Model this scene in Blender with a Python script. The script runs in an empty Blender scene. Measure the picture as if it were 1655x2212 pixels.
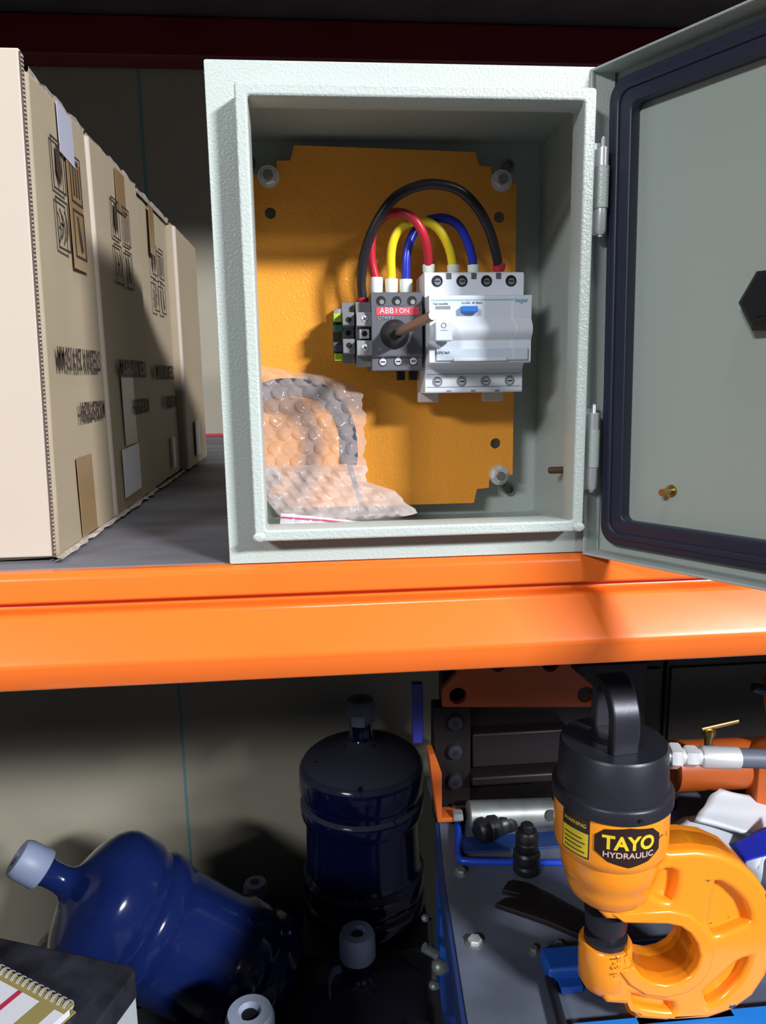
import bpy, bmesh, math, random
from mathutils import Vector, Matrix
random.seed(7)
C = bpy.context.scene.collection
PI = math.pi

# ------------------------------------------------------------------ camera
CAM = Vector((0.0591, -0.4807, 0.1177)); YAW, PIT, ROL, FPX = 0.0853, 0.1776, -0.0151, 1620.8
_f = Vector((math.sin(YAW)*math.cos(PIT), math.cos(YAW)*math.cos(PIT), -math.sin(PIT)))
_r = Vector((math.cos(YAW), -math.sin(YAW), 0)); _u = _r.cross(_f)
RT = _r*math.cos(ROL)+_u*math.sin(ROL); UP = _u*math.cos(ROL)-_r*math.sin(ROL); FW = _f
cd = bpy.data.cameras.new('camera'); cam = bpy.data.objects.new('camera', cd); C.objects.link(cam)
cd.sensor_fit = 'HORIZONTAL'; cd.sensor_width = 36; cd.lens = FPX*36/1655; cd.clip_start = .01
cam.matrix_world = Matrix(((RT.x, UP.x, -FW.x, CAM.x), (RT.y, UP.y, -FW.y, CAM.y), (RT.z, UP.z, -FW.z, CAM.z), (0, 0, 0, 1)))
bpy.context.scene.camera = cam
# ------------------------------------------------------------------ world, lights, exposure
sc = bpy.context.scene
sc.view_settings.view_transform = 'Standard'; sc.view_settings.look = 'None'
sc.view_settings.gamma = 1; sc.view_settings.use_curve_mapping = False
sc.view_settings.exposure = 0.30
w = bpy.data.worlds.new('warehouse_air'); sc.world = w; w.use_nodes = True
w.node_tree.nodes['Background'].inputs[0].default_value = (.62, .68, .80, 1)
w.node_tree.nodes['Background'].inputs[1].default_value = .07
def area(name, loc, target, sx, sy, power, col):
    l = bpy.data.lights.new(name, 'AREA'); l.shape = 'RECTANGLE'; l.size = sx; l.size_y = sy; l.energy = power; l.color = col
    o = bpy.data.objects.new(name, l); C.objects.link(o); o.location = loc
    o.rotation_euler = (Vector(target)-Vector(loc)).to_track_quat('-Z', 'Y').to_euler(); return o
area('aisle_lamp', (2.75, -3.55, 2.05), (.1, .1, 0), .80, .30, 320, (.95, .97, 1))
area('far_aisle_lamp', (-3.0, -4.2, 2.3), (.2, .1, 0), 1.3, .4, 125, (.95, .97, 1))
area('near_ceiling_lamp', (.5, -.75, 2.6), (.2, -.1, 0), 1.2, .25, 20, (.95, .97, 1))

def ray(u, v): return (RT*((u-827.5)/FPX) - UP*((v-1106)/FPX) + FW)
def at(u, v, x=None, y=None, z=None):
    """point seen at (u,v) of the photograph lying on the plane x=, y= or z="""
    d = ray(u, v)
    t = (x-CAM.x)/d.x if x is not None else (y-CAM.y)/d.y if y is not None else (z-CAM.z)/d.z
    return CAM+d*t

# ------------------------------------------------------------------ materials
MATS = {}
def mat(name, col, rough=.5, metal=0, bump=0, bscale=300, coat=0, trans=0, var=0, vscale=8, col2=None, dist=.0006, spec=.5, ior=1.45, alpha=1, mscale=(1, 1, 1), emit=None):
    m = bpy.data.materials.new(name); m.use_nodes = True; nt = m.node_tree; b = nt.nodes['Principled BSDF']
    L = nt.links.new
    b.inputs['Base Color'].default_value = (*col, 1); b.inputs['Roughness'].default_value = rough; b.inputs['Metallic'].default_value = metal
    b.inputs['Coat Weight'].default_value = coat; b.inputs['Coat Roughness'].default_value = .12
    b.inputs['Transmission Weight'].default_value = trans; b.inputs['IOR'].default_value = ior
    b.inputs['Specular IOR Level'].default_value = spec; b.inputs['Alpha'].default_value = alpha
    tc = nt.nodes.new('ShaderNodeTexCoord'); mp = nt.nodes.new('ShaderNodeMapping'); mp.inputs['Scale'].default_value = mscale
    L(tc.outputs['Object'], mp.inputs['Vector'])
    if var or col2:
        n = nt.nodes.new('ShaderNodeTexNoise'); n.inputs['Scale'].default_value = vscale; n.inputs['Detail'].default_value = 6
        L(mp.outputs['Vector'], n.inputs['Vector'])
        r = nt.nodes.new('ShaderNodeValToRGB'); r.color_ramp.elements[0].position = .35; r.color_ramp.elements[1].position = .68
        c2 = col2 or tuple(c*(1-var) for c in col)
        r.color_ramp.elements[0].color = (*c2, 1); r.color_ramp.elements[1].color = (*col, 1)
        L(n.outputs['Fac'], r.inputs['Fac']); L(r.outputs['Color'], b.inputs['Base Color'])
    if bump:
        n2 = nt.nodes.new('ShaderNodeTexNoise'); n2.inputs['Scale'].default_value = bscale; n2.inputs['Detail'].default_value = 2
        L(mp.outputs['Vector'], n2.inputs['Vector'])
        bp = nt.nodes.new('ShaderNodeBump'); bp.inputs['Strength'].default_value = bump; bp.inputs['Distance'].default_value = dist
        L(n2.outputs['Fac'], bp.inputs['Height']); L(bp.outputs['Normal'], b.inputs['Normal'])
    MATS[name] = m; return m
def chips(m, col, scale, thr, rough=.6):
    """worn spots of another colour: a noise mask over the base colour"""
    nt = m.node_tree; b = nt.nodes['Principled BSDF']; L = nt.links.new
    tc = nt.nodes.new('ShaderNodeTexCoord'); n = nt.nodes.new('ShaderNodeTexNoise'); n.inputs['Scale'].default_value = scale; n.inputs['Detail'].default_value = 5
    n.inputs['Roughness'].default_value = .65
    L(tc.outputs['Object'], n.inputs['Vector'])
    r = nt.nodes.new('ShaderNodeValToRGB'); r.color_ramp.elements[0].position = thr; r.color_ramp.elements[1].position = thr+.015
    r.color_ramp.elements[0].color = (0, 0, 0, 1); r.color_ramp.elements[1].color = (1, 1, 1, 1)
    L(n.outputs['Fac'], r.inputs['Fac'])
    mx = nt.nodes.new('ShaderNodeMix'); mx.data_type = 'RGBA'
    src = b.inputs['Base Color'].links[0].from_socket if b.inputs['Base Color'].links else None
    if src: L(src, mx.inputs[6])
    else: mx.inputs[6].default_value = b.inputs['Base Color'].default_value
    mx.inputs[7].default_value = (*col, 1); L(r.outputs['Color'], mx.inputs[0]); L(mx.outputs[2], b.inputs['Base Color'])
    return m
grey = mat('ral_grey_powdercoat', (.46, .51, .48), .28, bump=.9, bscale=700, dist=.0005)
grey_in = mat('door_grey_powdercoat', (.42, .475, .43), .42, bump=.25, bscale=600, dist=.0004)
plate_m = mat('orange_plate_powdercoat', (.95, .38, .045), .27, bump=.9, bscale=520, dist=.0006, var=.08, vscale=14)
beam_m = mat('orange_beam_enamel', (.86, .165, .020), .26, bump=.06, bscale=60, coat=.5, var=.06, vscale=9)
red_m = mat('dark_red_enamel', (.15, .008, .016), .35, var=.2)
board = mat('grey_shelf_board', (.20, .195, .225), .62, var=.5, vscale=5, bump=.2, bscale=90, mscale=(1, 3, 1))
wallm = mat('brown_hardboard', (.34, .31, .24), .75, var=.12, vscale=2.5, bump=.1, bscale=200)
card = mat('kraft_cardboard', (.38, .305, .21), .72, var=.10, vscale=3, bump=.12, bscale=40, mscale=(1, 1, 4))
card_f = mat('kraft_cardboard_front', (.50, .42, .35), .7, var=.06, vscale=3, bump=.08, bscale=30)
card_e = mat('cardboard_cut_edge', (.50, .42, .36), .85, var=.4, vscale=200)
flute = mat('cardboard_flute_dark', (.10, .07, .06), .9)
ink = mat('dark_brown_ink', (.035, .022, .018), .8)
tape_w = mat('whitish_packing_tape', (.50, .50, .62), .22, coat=.3, bump=.1, bscale=30)
tape_b = mat('brown_packing_tape', (.30, .19, .09), .22, coat=.4, bump=.2, bscale=40)
paper = mat('white_paper', (.72, .72, .78), .7)
floorm = mat('dark_concrete', (.10, .10, .10), .8, var=.4, bump=.2, bscale=60)
steel = mat('bright_steel', (.80, .80, .82), .25, .6, bump=.1, bscale=300)
zinc = mat('zinc_plated', (.82, .82, .85), .34, .55)
dull = mat('dull_galvanised_steel', (.30, .32, .31), .45, .6, var=.3, vscale=30)
brass = mat('brass', (.50, .36, .12), .3, 1)
rust = mat('rusty_stud', (.12, .06, .04), .6, .3)
gask = mat('dark_blue_black_gasket', (.022, .026, .050), .42, bump=.15, bscale=200, spec=.6)
black = mat('black_plastic', (.012, .012, .014), .4)
blackm = mat('black_oxide_steel', (.030, .030, .042), .38, .4, bump=.12, bscale=250, var=.2, vscale=20)
dgrey = mat('dark_grey_plastic', (.105, .105, .125), .42, bump=.1, bscale=500)
mgrey = mat('mid_grey_plastic', (.27, .27, .29), .45)
lblgrey = mat('light_grey_print', (.35, .36, .42), .6)
white = mat('white_device_plastic', (.74, .78, .86), .3)
white2 = mat('pale_device_plastic', (.62, .70, .80), .2, coat=.5)
offw = mat('offwhite_ferrule_plastic', (.78, .80, .70), .4)
redp = mat('red_label', (.62, .06, .09), .5)
blue_b = mat('blue_button', (.03, .18, .62), .35)
teal = mat('pale_teal_print', (.30, .62, .66), .5)
w_black = mat('black_cable_sheath', (.018, .014, .018), .35)
w_red = mat('red_cable_sheath', (.50, .018, .040), .33)
w_yel = mat('yellow_cable_sheath', (.85, .66, .02), .33)
w_blue = mat('blue_cable_sheath', (.014, .03, .40), .3)
yg = mat('yellow_green_plastic', (.42, .60, .05), .4)
greenp = mat('green_plastic', (.05, .22, .12), .4)
shaftm = mat('brown_steel_shaft', (.26, .17, .15), .4, .6)
punch_o = chips(mat('punch_orange_paint', (.93, .29, .012), .30, coat=.5, bump=.2, bscale=60, dist=.001, var=.06), (.05, .04, .06), 24, .635)
mach_o = mat('machine_orange_paint', (.50, .10, .015), .45, var=.15)
mach_d = mat('machine_dark_steel', (.014, .010, .011), .5, .3, var=.3)
tabm = mat('blue_grey_table_plate', (.15, .175, .235), .42, .2, var=.35, vscale=12, bump=.12, bscale=120)
blue_p = mat('blue_machine_paint', (.015, .10, .50), .35, var=.2)
hosem = mat('grey_hose_rubber', (.10, .11, .15), .5)
cloth = mat('white_plastic_sheet', (.62, .65, .70), .5)
blue_t = mat('blue_tape', (.02, .04, .60), .4)
lblack = mat('label_black', (.025, .012, .010), .35)
lyel = mat('label_yellow', (.72, .52, .02), .4)
lpink = mat('label_pinkish_print', (.60, .42, .36), .5)
desk_b = mat('black_dusty_desk_top', (.035, .035, .050), .35, var=.75, vscale=22, coat=.15)
desk_w = mat('pale_desk_side', (.45, .48, .50), .5)
gold = mat('gold_cover', (.34, .28, .10), .45, var=.1)
nb_red = mat('notebook_red', (.50, .03, .07), .5)
capm = mat('blueish_bottle_cap', (.24, .28, .42), .45)
capm2 = mat('dim_bottle_cap', (.10, .10, .17), .5)
crate_m = mat('black_crate_plastic', (.020, .022, .026), .6)
bottle_m = mat('navy_bottle_plastic', (.005, .011, .07), .12, trans=.3, ior=1.3, coat=.6, bump=.1, bscale=60, dist=.002)
bottle_l = mat('royal_blue_bottle_plastic', (.008, .020, .115), .15, trans=.2, ior=1.3, coat=.6, bump=.15, bscale=70, dist=.002)
# dust lies on the upward faces of the standing bottles
bottle_d = mat('dusty_navy_bottle_plastic', (.004, .006, .045), .14, trans=.2, ior=1.3, coat=.4, bump=.1, bscale=60, dist=.002)
def dusty(m, col):
    nt = m.node_tree; L = nt.links.new; b = nt.nodes['Principled BSDF']; out = nt.nodes['Material Output']
    g = nt.nodes.new('ShaderNodeNewGeometry'); s = nt.nodes.new('ShaderNodeSeparateXYZ'); L(g.outputs['True Normal'], s.inputs[0])
    r = nt.nodes.new('ShaderNodeValToRGB'); r.color_ramp.elements[0].position = .25; r.color_ramp.elements[1].position = .7
    r.color_ramp.elements[1].color = (.85, .85, .85, 1)
    L(s.outputs['Z'], r.inputs['Fac']); d = nt.nodes.new('ShaderNodeBsdfDiffuse'); d.inputs['Color'].default_value = (*col, 1)
    n = nt.nodes.new('ShaderNodeTexNoise'); n.inputs['Scale'].default_value = 9; n.inputs['Detail'].default_value = 6
    rr = nt.nodes.new('ShaderNodeValToRGB'); rr.color_ramp.elements[0].position = .30; rr.color_ramp.elements[1].position = .36
    L(n.outputs['Fac'], rr.inputs['Fac']); mu = nt.nodes.new('ShaderNodeMath'); mu.operation = 'MULTIPLY'
    L(r.outputs['Color'], mu.inputs[0]); L(rr.outputs['Color'], mu.inputs[1])
    mx = nt.nodes.new('ShaderNodeMixShader'); L(mu.outputs[0], mx.inputs[0]); L(b.outputs[0], mx.inputs[1]); L(d.outputs[0], mx.inputs[2]); L(mx.outputs[0], out.inputs[0])
dusty(bottle_d, (.05, .05, .07))
def film(name, col, tr, rough=.12, bump=.5, bscale=90):
    m = mat(name, col, rough, bump=bump, bscale=bscale, dist=.001, spec=.9); nt = m.node_tree; L = nt.links.new
    t = nt.nodes.new('ShaderNodeBsdfTransparent'); t.inputs[0].default_value = (.98, .95, .95, 1)
    mx = nt.nodes.new('ShaderNodeMixShader'); mx.inputs[0].default_value = tr
    L(nt.nodes['Principled BSDF'].outputs[0], mx.inputs[1]); L(t.outputs[0], mx.inputs[2]); L(mx.outputs[0], nt.nodes['Material Output'].inputs[0]); return m
wrap_m = film('clear_bubble_film', (.72, .60, .57), .68, rough=.10, bump=.15)
wrap2_m = film('crumpled_bubble_film', (.62, .55, .53), .52, rough=.12, bump=.3)
zip_m = film('zip_bag_film', (.72, .70, .74), .35)

# ------------------------------------------------------------------ mesh helpers
def finish(o, name, m, parent=None, label=None, bevel=0, smooth=True, seg=2):
    o.name = name
    if m is not None:
        o.data.materials.clear(); o.data.materials.append(m)
    if parent is not None: o.parent = parent
    if label: o['label'] = label
    if smooth:
        for p in o.data.polygons: p.use_smooth = True
        try: o.data.set_sharp_from_angle(angle=math.radians(38))
        except Exception: pass
    if bevel:
        b = o.modifiers.new('bevel', 'BEVEL'); b.width = bevel; b.segments = seg; b.limit_method = 'ANGLE'; b.angle_limit = math.radians(35)
    return o
def obj(name, bm, m, parent=None, label=None, bevel=0, smooth=True, seg=2, nocalc=False):
    if not nocalc: bmesh.ops.recalc_face_normals(bm, faces=bm.faces)
    me = bpy.data.meshes.new(name); bm.to_mesh(me); bm.free()
    o = bpy.data.objects.new(name, me); C.objects.link(o)
    return finish(o, name, m, parent, label, bevel, smooth, seg)
def thing(name, label, cat, loc=(0, 0, 0), rot=(0, 0, 0), group=None):
    o = bpy.data.objects.new(name, None); C.objects.link(o); o.empty_display_size = .02
    o.location = loc; o.rotation_euler = rot; o['label'] = label; o['category'] = cat
    if group: o['group'] = group
    return o
def tag(o, label, cat, group=None):
    o['label'] = label; o['category'] = cat
    if group: o['group'] = group
    return o
def struct(o): o['kind'] = 'structure'; return o
def bx(bm, x0, x1, y0, y1, z0, z1, M=None):
    vs = [bm.verts.new(Vector(p) if M is None else M @ Vector(p)) for p in
          [(x0, y0, z0), (x1, y0, z0), (x1, y1, z0), (x0, y1, z0), (x0, y0, z1), (x1, y0, z1), (x1, y1, z1), (x0, y1, z1)]]
    for f in [(0, 3, 2, 1), (4, 5, 6, 7), (0, 1, 5, 4), (1, 2, 6, 5), (2, 3, 7, 6), (3, 0, 4, 7)]: bm.faces.new([vs[i] for i in f])
    return bm
def boxbm(*a, M=None): return bx(bmesh.new(), *a, M=M)
def basis(d):
    d = Vector(d).normalized(); a = Vector((0, 0, 1)) if abs(d.z) < .9 else Vector((1, 0, 0))
    e = a.cross(d).normalized(); return e, d.cross(e).normalized(), d
def lathe(bm, prof, o=(0, 0, 0), axis=(0, 0, 1), n=32, cap=True, phase=0):
    """prof: (radius, distance along the axis)"""
    e1, e2, d = basis(axis); o = Vector(o); rings = []
    for r, h in prof:
        rings.append([bm.verts.new(o+d*h+(e1*math.cos(2*PI*i/n+phase)+e2*math.sin(2*PI*i/n+phase))*max(r, 1e-5)) for i in range(n)])
    for a, b in zip(rings, rings[1:]):
        for i in range(n): bm.faces.new((a[i], a[(i+1) % n], b[(i+1) % n], b[i]))
    if cap: bm.faces.new(rings[0][::-1]); bm.faces.new(rings[-1])
    return bm
def cyl(o, axis, r, h, n=24, M=None): return lathe(bmesh.new(), [(r, 0), (r, h)], o, axis, n)
def smooth_path(pts, k=6):
    pts = [Vector(p) for p in pts]; out = []
    P = [pts[0]*2-pts[1]]+pts+[pts[-1]*2-pts[-2]]
    for i in range(1, len(P)-2):
        for j in range(k):
            t = j/k; a, b, c, d = P[i-1], P[i], P[i+1], P[i+2]
            out.append(.5*((2*b)+(c-a)*t+(2*a-5*b+4*c-d)*t*t+(3*b-a-3*c+d)*t**3))
    out.append(pts[-1]); return out
def tube(bm, pts, r, n=12, up=None, rz=None):
    """sweep; rz gives a second half-width for a flat strip along `up`"""
    pts = [Vector(p) for p in pts]; rings = []; prev = None
    for i, p in enumerate(pts):
        t = (pts[min(i+1, len(pts)-1)]-pts[max(i-1, 0)]).normalized()
        if up is not None: e2 = Vector(up); e1 = e2.cross(t).normalized(); e2 = t.cross(e1)
        else:
            if prev is None: prev = basis(t)[0]
            e1 = (prev-t*prev.dot(t)).normalized(); prev = e1; e2 = t.cross(e1)
        ra = r[i] if isinstance(r, (list, tuple)) else r
        rb = rz if rz else ra
        if rz: ring = [bm.verts.new(p+e1*a*ra+e2*b*rb) for a, b in ((1, 1), (-1, 1), (-1, -1), (1, -1))]
        else: ring = [bm.verts.new(p+e1*math.cos(2*PI*k/n)*ra+e2*math.sin(2*PI*k/n)*ra) for k in range(n)]
        rings.append(ring)
    m = len(rings[0])
    for a, b in zip(rings, rings[1:]):
        for i in range(m): bm.faces.new((a[i], a[(i+1) % m], b[(i+1) % m], b[i]))
    bm.faces.new(rings[0][::-1]); bm.faces.new(rings[-1]); return bm
FRONT = Matrix(((1, 0, 0, 0), (0, 0, -1, 0), (0, 1, 0, 0), (0, 0, 0, 1)))      # drawing (u,v,w) -> x=u, z=v, y=-w
SIDE = Matrix(((0, 0, 1, 0), (1, 0, 0, 0), (0, 1, 0, 0), (0, 0, 0, 1)))         # drawing (u,v,w) -> y=u, z=v, x=w
def shape_mesh(loops, depth, bevel=0, M=FRONT, bres=2):
    """flat outline (with holes) given thickness `depth` centred on the drawing plane"""
    cu = bpy.data.curves.new('tmp', 'CURVE'); cu.dimensions = '2D'; cu.fill_mode = 'BOTH'
    cu.extrude = max(depth/2-bevel, 0); cu.bevel_depth = bevel; cu.bevel_resolution = bres; cu.offset = -bevel
    for lp in loops:
        s = cu.splines.new('POLY'); s.points.add(len(lp)-1); s.use_cyclic_u = True
        for q, p in zip(s.points, lp): q.co = (p[0], p[1], 0, 1)
    o = bpy.data.objects.new('tmp', cu); C.objects.link(o); dg = bpy.context.evaluated_depsgraph_get(); dg.update()
    me = bpy.data.meshes.new_from_object(o.evaluated_get(dg)); bpy.data.objects.remove(o); bpy.data.curves.remove(cu)
    me.transform(M); return me
def shape(name, loops, depth, m, parent=None, bevel=0, M=FRONT, off=(0, 0, 0), label=None, mods=None):
    me = shape_mesh(loops, depth, bevel, M); me.transform(Matrix.Translation(off))
    o = bpy.data.objects.new(name, me); C.objects.link(o); return finish(o, name, m, parent, label)
def circ(cx, cy, r, n=28, r2=None): return [(cx+r*math.cos(2*PI*i/n), cy+(r2 or r)*math.sin(2*PI*i/n)) for i in range(n)]
def rrect(x0, x1, y0, y1, r, n=6):
    out = []
    for cx, cy, a in ((x1-r, y1-r, 0), (x0+r, y1-r, PI/2), (x0+r, y0+r, PI), (x1-r, y0+r, 1.5*PI)):
        for i in range(n+1): out.append((cx+r*math.cos(a+PI/2*i/n), cy+r*math.sin(a+PI/2*i/n)))
    return out
def rect(x0, x1, y0, y1): return [(x0, y0), (x1, y0), (x1, y1), (x0, y1)]
def text_mesh(s, size, depth=.0002, M=FRONT, sx=1, bold=0, spacing=1):
    cu = bpy.data.curves.new('tmp', 'FONT'); cu.body = s; cu.size = size; cu.align_x = 'CENTER'; cu.align_y = 'CENTER'; cu.extrude = depth; cu.offset = bold; cu.space_character = spacing
    o = bpy.data.objects.new('tmp', cu); C.objects.link(o); dg = bpy.context.evaluated_depsgraph_get(); dg.update()
    me = bpy.data.meshes.new_from_object(o.evaluated_get(dg)); bpy.data.objects.remove(o); bpy.data.curves.remove(cu)
    me.transform(M @ Matrix.Diagonal((sx, 1, 1, 1))); return me
def text(name, s, size, loc, m, parent=None, M=FRONT, depth=.0002, sx=1, bold=0, spacing=1):
    me = text_mesh(s, size, depth, M, sx, bold, spacing); me.transform(Matrix.Translation(loc))
    o = bpy.data.objects.new(name, me); C.objects.link(o); return finish(o, name, m, parent, smooth=False)
def screw(parent, c, r, name='screw', axis=(0, -1, 0), m=None, slot=True, h=.0012):
    o = obj(name, lathe(bmesh.new(), [(r, 0), (r, h*.6), (r*.8, h)], c, axis, 16), m or zinc, parent)
    if slot:
        bm = bmesh.new(); c = Vector(c); e1, e2, d = basis(axis); a = random.uniform(.3, 1.2); p = e1*math.cos(a)+e2*math.sin(a); q = d.cross(p)
        for u, v in ((p, q), (q, p)):
            for s in (1,):
                vs = []
                for aa, bb in ((-.75, -.13), (.75, -.13), (.75, .13), (-.75, .13)): vs.append(bm.verts.new(c+u*aa*r+v*bb*r+d*(h+.0001)))
                bm.faces.new(vs)
        obj('slot', bm, black, o, smooth=False)
    return o
def hexnut(bm, c, r, h, axis=(0, -1, 0)): return lathe(bm, [(r*.93, 0), (r, h*.15), (r, h*.8), (r*.86, h)], c, axis, 6, phase=.3)

# ================================================================== THE SETTING
FL = -1.37; WY = 1.134
struct(obj('floor', boxbm(-2.5, 3, -3, WY+.05, FL-.05, FL), floorm))
wb = struct(obj('wall_back', boxbm(-2.5, 3, WY+.012, WY+.05, FL, 1.6), wallm))
for x0, x1 in ((-2.5, -1.49), (-1.487, -.2685), (-.2635, .95), (.953, 3)):
    obj('panel', boxbm(x0, x1, WY, WY+.012, FL, 1.6), wallm, wb, bevel=.001)
obj('joint_strip', boxbm(-.2685, -.2635, WY+.001, WY+.010, FL, 1.6), mat('teal_joint', (.10, .27, .27), .6), wb, label='thin teal strip in the joint between the panels')
struct(obj('trim_1', boxbm(-2.4, 2.9, WY-.006, WY-.0005, .0005, .006), mat('red_strip', (.45, .03, .06), .5)))

# shelf board
o = obj('shelf_board', boxbm(-1.3, 1.5, .004, WY-.008, -.018, 0), board, bevel=.001)
tag(o, 'dusty grey board of the upper shelf under the boxes', 'shelf')
# orange step beam: section (y, z) swept along x
sec = [(.030, -.0005), (-.003, -.0005), (-.0062, -.004), (-.0078, -.0195), (.0010, -.0205), (.0010, -.0250), (-.0090, -.0270), (-.024, -.0505), (-.0262, -.0545), (-.0252, -.0585), (-.0225, -.0700), (-.020, -.0725), (.030, -.0725)]
sec = [(y, z) if i not in (0, 1) else (y, z) for i, (y, z) in enumerate(sec)]
bt = thing('shelf_beam', 'glossy orange front beam carrying the shelf, across the whole photo', 'beam', (.1, .01, -.0725))
m_ = shape_mesh([sec], 2.8, 0, SIDE); m_.transform(Matrix.Translation((0, -.01, .0725)))
o = bpy.data.objects.new('rail', m_); C.objects.link(o); finish(o, 'rail', beam_m, bt, bevel=.0016, seg=3)
p = at(1112, 1378, y=-.0175)
bm = lathe(bmesh.new(), [(.0012, 0), (.0009, .0004)], p-Vector((.1, .01, -.0725)), (0, -.85, .5), 8)
obj('paint_chip', bm, white, bt, label='small white chip in the orange paint')
# board lies on the beam's back step; rear beam of this shelf
tag(obj('rear_beam', boxbm(-1.3, 1.5, WY-.06, WY-.009, -.072, -.0185), beam_m, bevel=.002), 'orange rear beam under the back edge of the shelf', 'beam')

# shelf above: red beams and its board
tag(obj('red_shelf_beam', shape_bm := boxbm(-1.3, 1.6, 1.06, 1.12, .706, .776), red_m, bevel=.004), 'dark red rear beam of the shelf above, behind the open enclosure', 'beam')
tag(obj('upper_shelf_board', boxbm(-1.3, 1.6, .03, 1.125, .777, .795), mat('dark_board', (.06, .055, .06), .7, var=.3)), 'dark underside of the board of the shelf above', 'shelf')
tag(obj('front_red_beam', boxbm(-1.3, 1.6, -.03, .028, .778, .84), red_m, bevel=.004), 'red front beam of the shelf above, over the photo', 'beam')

# ================================================================== CARDBOARD BOXES
BXR = -.115
def on_side(y, z, e=.0004): return Vector((BXR+e, y, z))
SIDEP = Matrix(((0, 0, 1, 0), (1, 0, 0, 0), (0, 1, 0, 0), (0, 0, 0, 1)))
def print_icons(parent, yc, zt, M0, k=1, flip=True):
    """two by two framed handling marks as flat print, drawn in (y,z)"""
    def pr(loops, name='printed_mark'):
        me = shape_mesh(loops, .0002, 0, SIDEP); me.transform(Matrix.Translation(M0)); o = bpy.data.objects.new(name, me); C.objects.link(o); finish(o, name, ink, parent, smooth=False)
    W, H = .026*k, .0345*k
    for i in (0, 1):
        for j in (0, 1):
            a = yc+i*(W+.0125*k); b = zt-(j+1)*H-j*.0045
            t = .0016
            pr([rect(a, a+W, b, b+H), rect(a+t, a+W-t, b+t, b+H-t)], 'printed_frame')
            cy, cz = a+W/2, b+H/2
            if (i, j) == (0, 0): pr([[(cy-.003, cz+.013), (cy+.004, cz+.013), (cy+.007, cz-.002), (cy+.002, cz-.013), (cy-.004, cz-.004)]])
            elif (i, j) == (1, 0):
                for q in (-.006, .0, .006): pr([rect(cy+q-.0012, cy+q+.0012, cz-.012, cz+.009)])
                pr([rect(cy-.008, cy+.008, cz+.011, cz+.0130)])
            elif (i, j) == (1, 1): pr([[(cy-.004, cz+.013), (cy-.001, cz+.013), (cy+.002, cz+.002), (cy+.006, cz-.010), (cy+.002, cz-.013), (cy-.002, cz-.004)]])
            else:
                for c0, s in ((cy-.003, 1), (cy+.007, 1)):   # CE mark upside down: arcs open to the left
                    arc = [(c0-.006+math.cos(t_)*.009, cz+math.sin(t_)*.0115) for t_ in [(-1.2+2.4*q/10) for q in range(11)]]
                    arc += [(c0-.006+math.cos(t_)*.0068, cz+math.sin(t_)*.0095) for t_ in [(1.2-2.4*q/10) for q in range(11)]]
                    pr([arc])
                pr([rect(cy-.005, cy+.001, cz-.001, cz+.001)])
def carton(y0, y1, h, label, first=False, wdt=.36, tape=None, seed=0, skew=0, dx=0):
    t = thing('cardboard_box', label, 'box', (BXR-wdt/2, (y0+y1)/2, 0), (0, 0, 0), 'cardboard boxes in a row on the shelf')
    L0 = Vector((BXR-wdt/2, (y0+y1)/2, 0)); rnd = random.Random(seed)
    # body: subdivided, slightly bulging walls
    bm = boxbm(-wdt/2, wdt/2-.0006+dx, -(y1-y0)/2, (y1-y0)/2, .003, h)
    bmesh.ops.subdivide_edges(bm, edges=bm.edges[:], cuts=7, use_grid_fill=True)
    ly = (y1-y0)/2
    for v in bm.verts:
        fy = max(0, 1-abs(v.co.y)/ly); fz = max(0, 1-abs(v.co.z-h/2)/(h/2))
        if v.co.x > wdt/2-.01: v.co.x += (-.0022*(fz*fy)+rnd.uniform(-.0003, .0003))*1.0
        if v.co.z < .004 and v.co.x > 0: v.co.z += rnd.uniform(-.0025, .0005)
        if first: v.co.y += (.008+.075*v.co.z)*(ly-v.co.y)/(2*ly)
    obj('carton', bm, card if not first else card, t, bevel=.0022)
    return t, L0
boxes = []
specs = [(.018, .168, .311, 'nearest kraft cardboard box, at the left edge of the photo with printed size'),
         (.170, .338, .310, 'second cardboard box of the row, right behind the nearest one'),
         (.341, .508, .309, 'third cardboard box of the row, half in the enclosure shadow'),
         (.511, .680, .307, 'fourth cardboard box of the row, rearmost with a narrow white label')]
for i, (a, b, h, lab) in enumerate(specs):
    t, L0 = carton(a, b, h, lab, i == 0, seed=i+3, dx=(0, .0005, -.004, .006)[i]); boxes.append((t, L0))
def rel(i, y, z, e=.0006): return Vector((BXR+e, y, z))-boxes[i][1]
t0, L0 = boxes[0]
# brighter front panel with its raw corrugated edge
o = obj('front_flap', boxbm(-.18, .1768, -.0805, -.0755, .004, .322), card_f, t0, bevel=.001, label='paler plain front flap')
bm = bmesh.new(); n = 120
for k in range(n):
    z = .006+k*(.314/n)
    bx(bm, .1768, .1782, -.0795, -.0765, z, z+.0013)
obj('corrugated_edge', bm, card_e, t0, smooth=False, label='raw corrugated edge of the flap')
obj('edge_groove', boxbm(.1766, .1776, -.0803, -.0757, .004, .320), flute, t0, smooth=False)
for ch in t0.children:      # the box front leans back a little
    if ch.name.split('.')[0] in ('front_flap', 'corrugated_edge', 'edge_groove'):
        for v in ch.data.vertices: v.co.y += .008+.075*v.co.z
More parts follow.
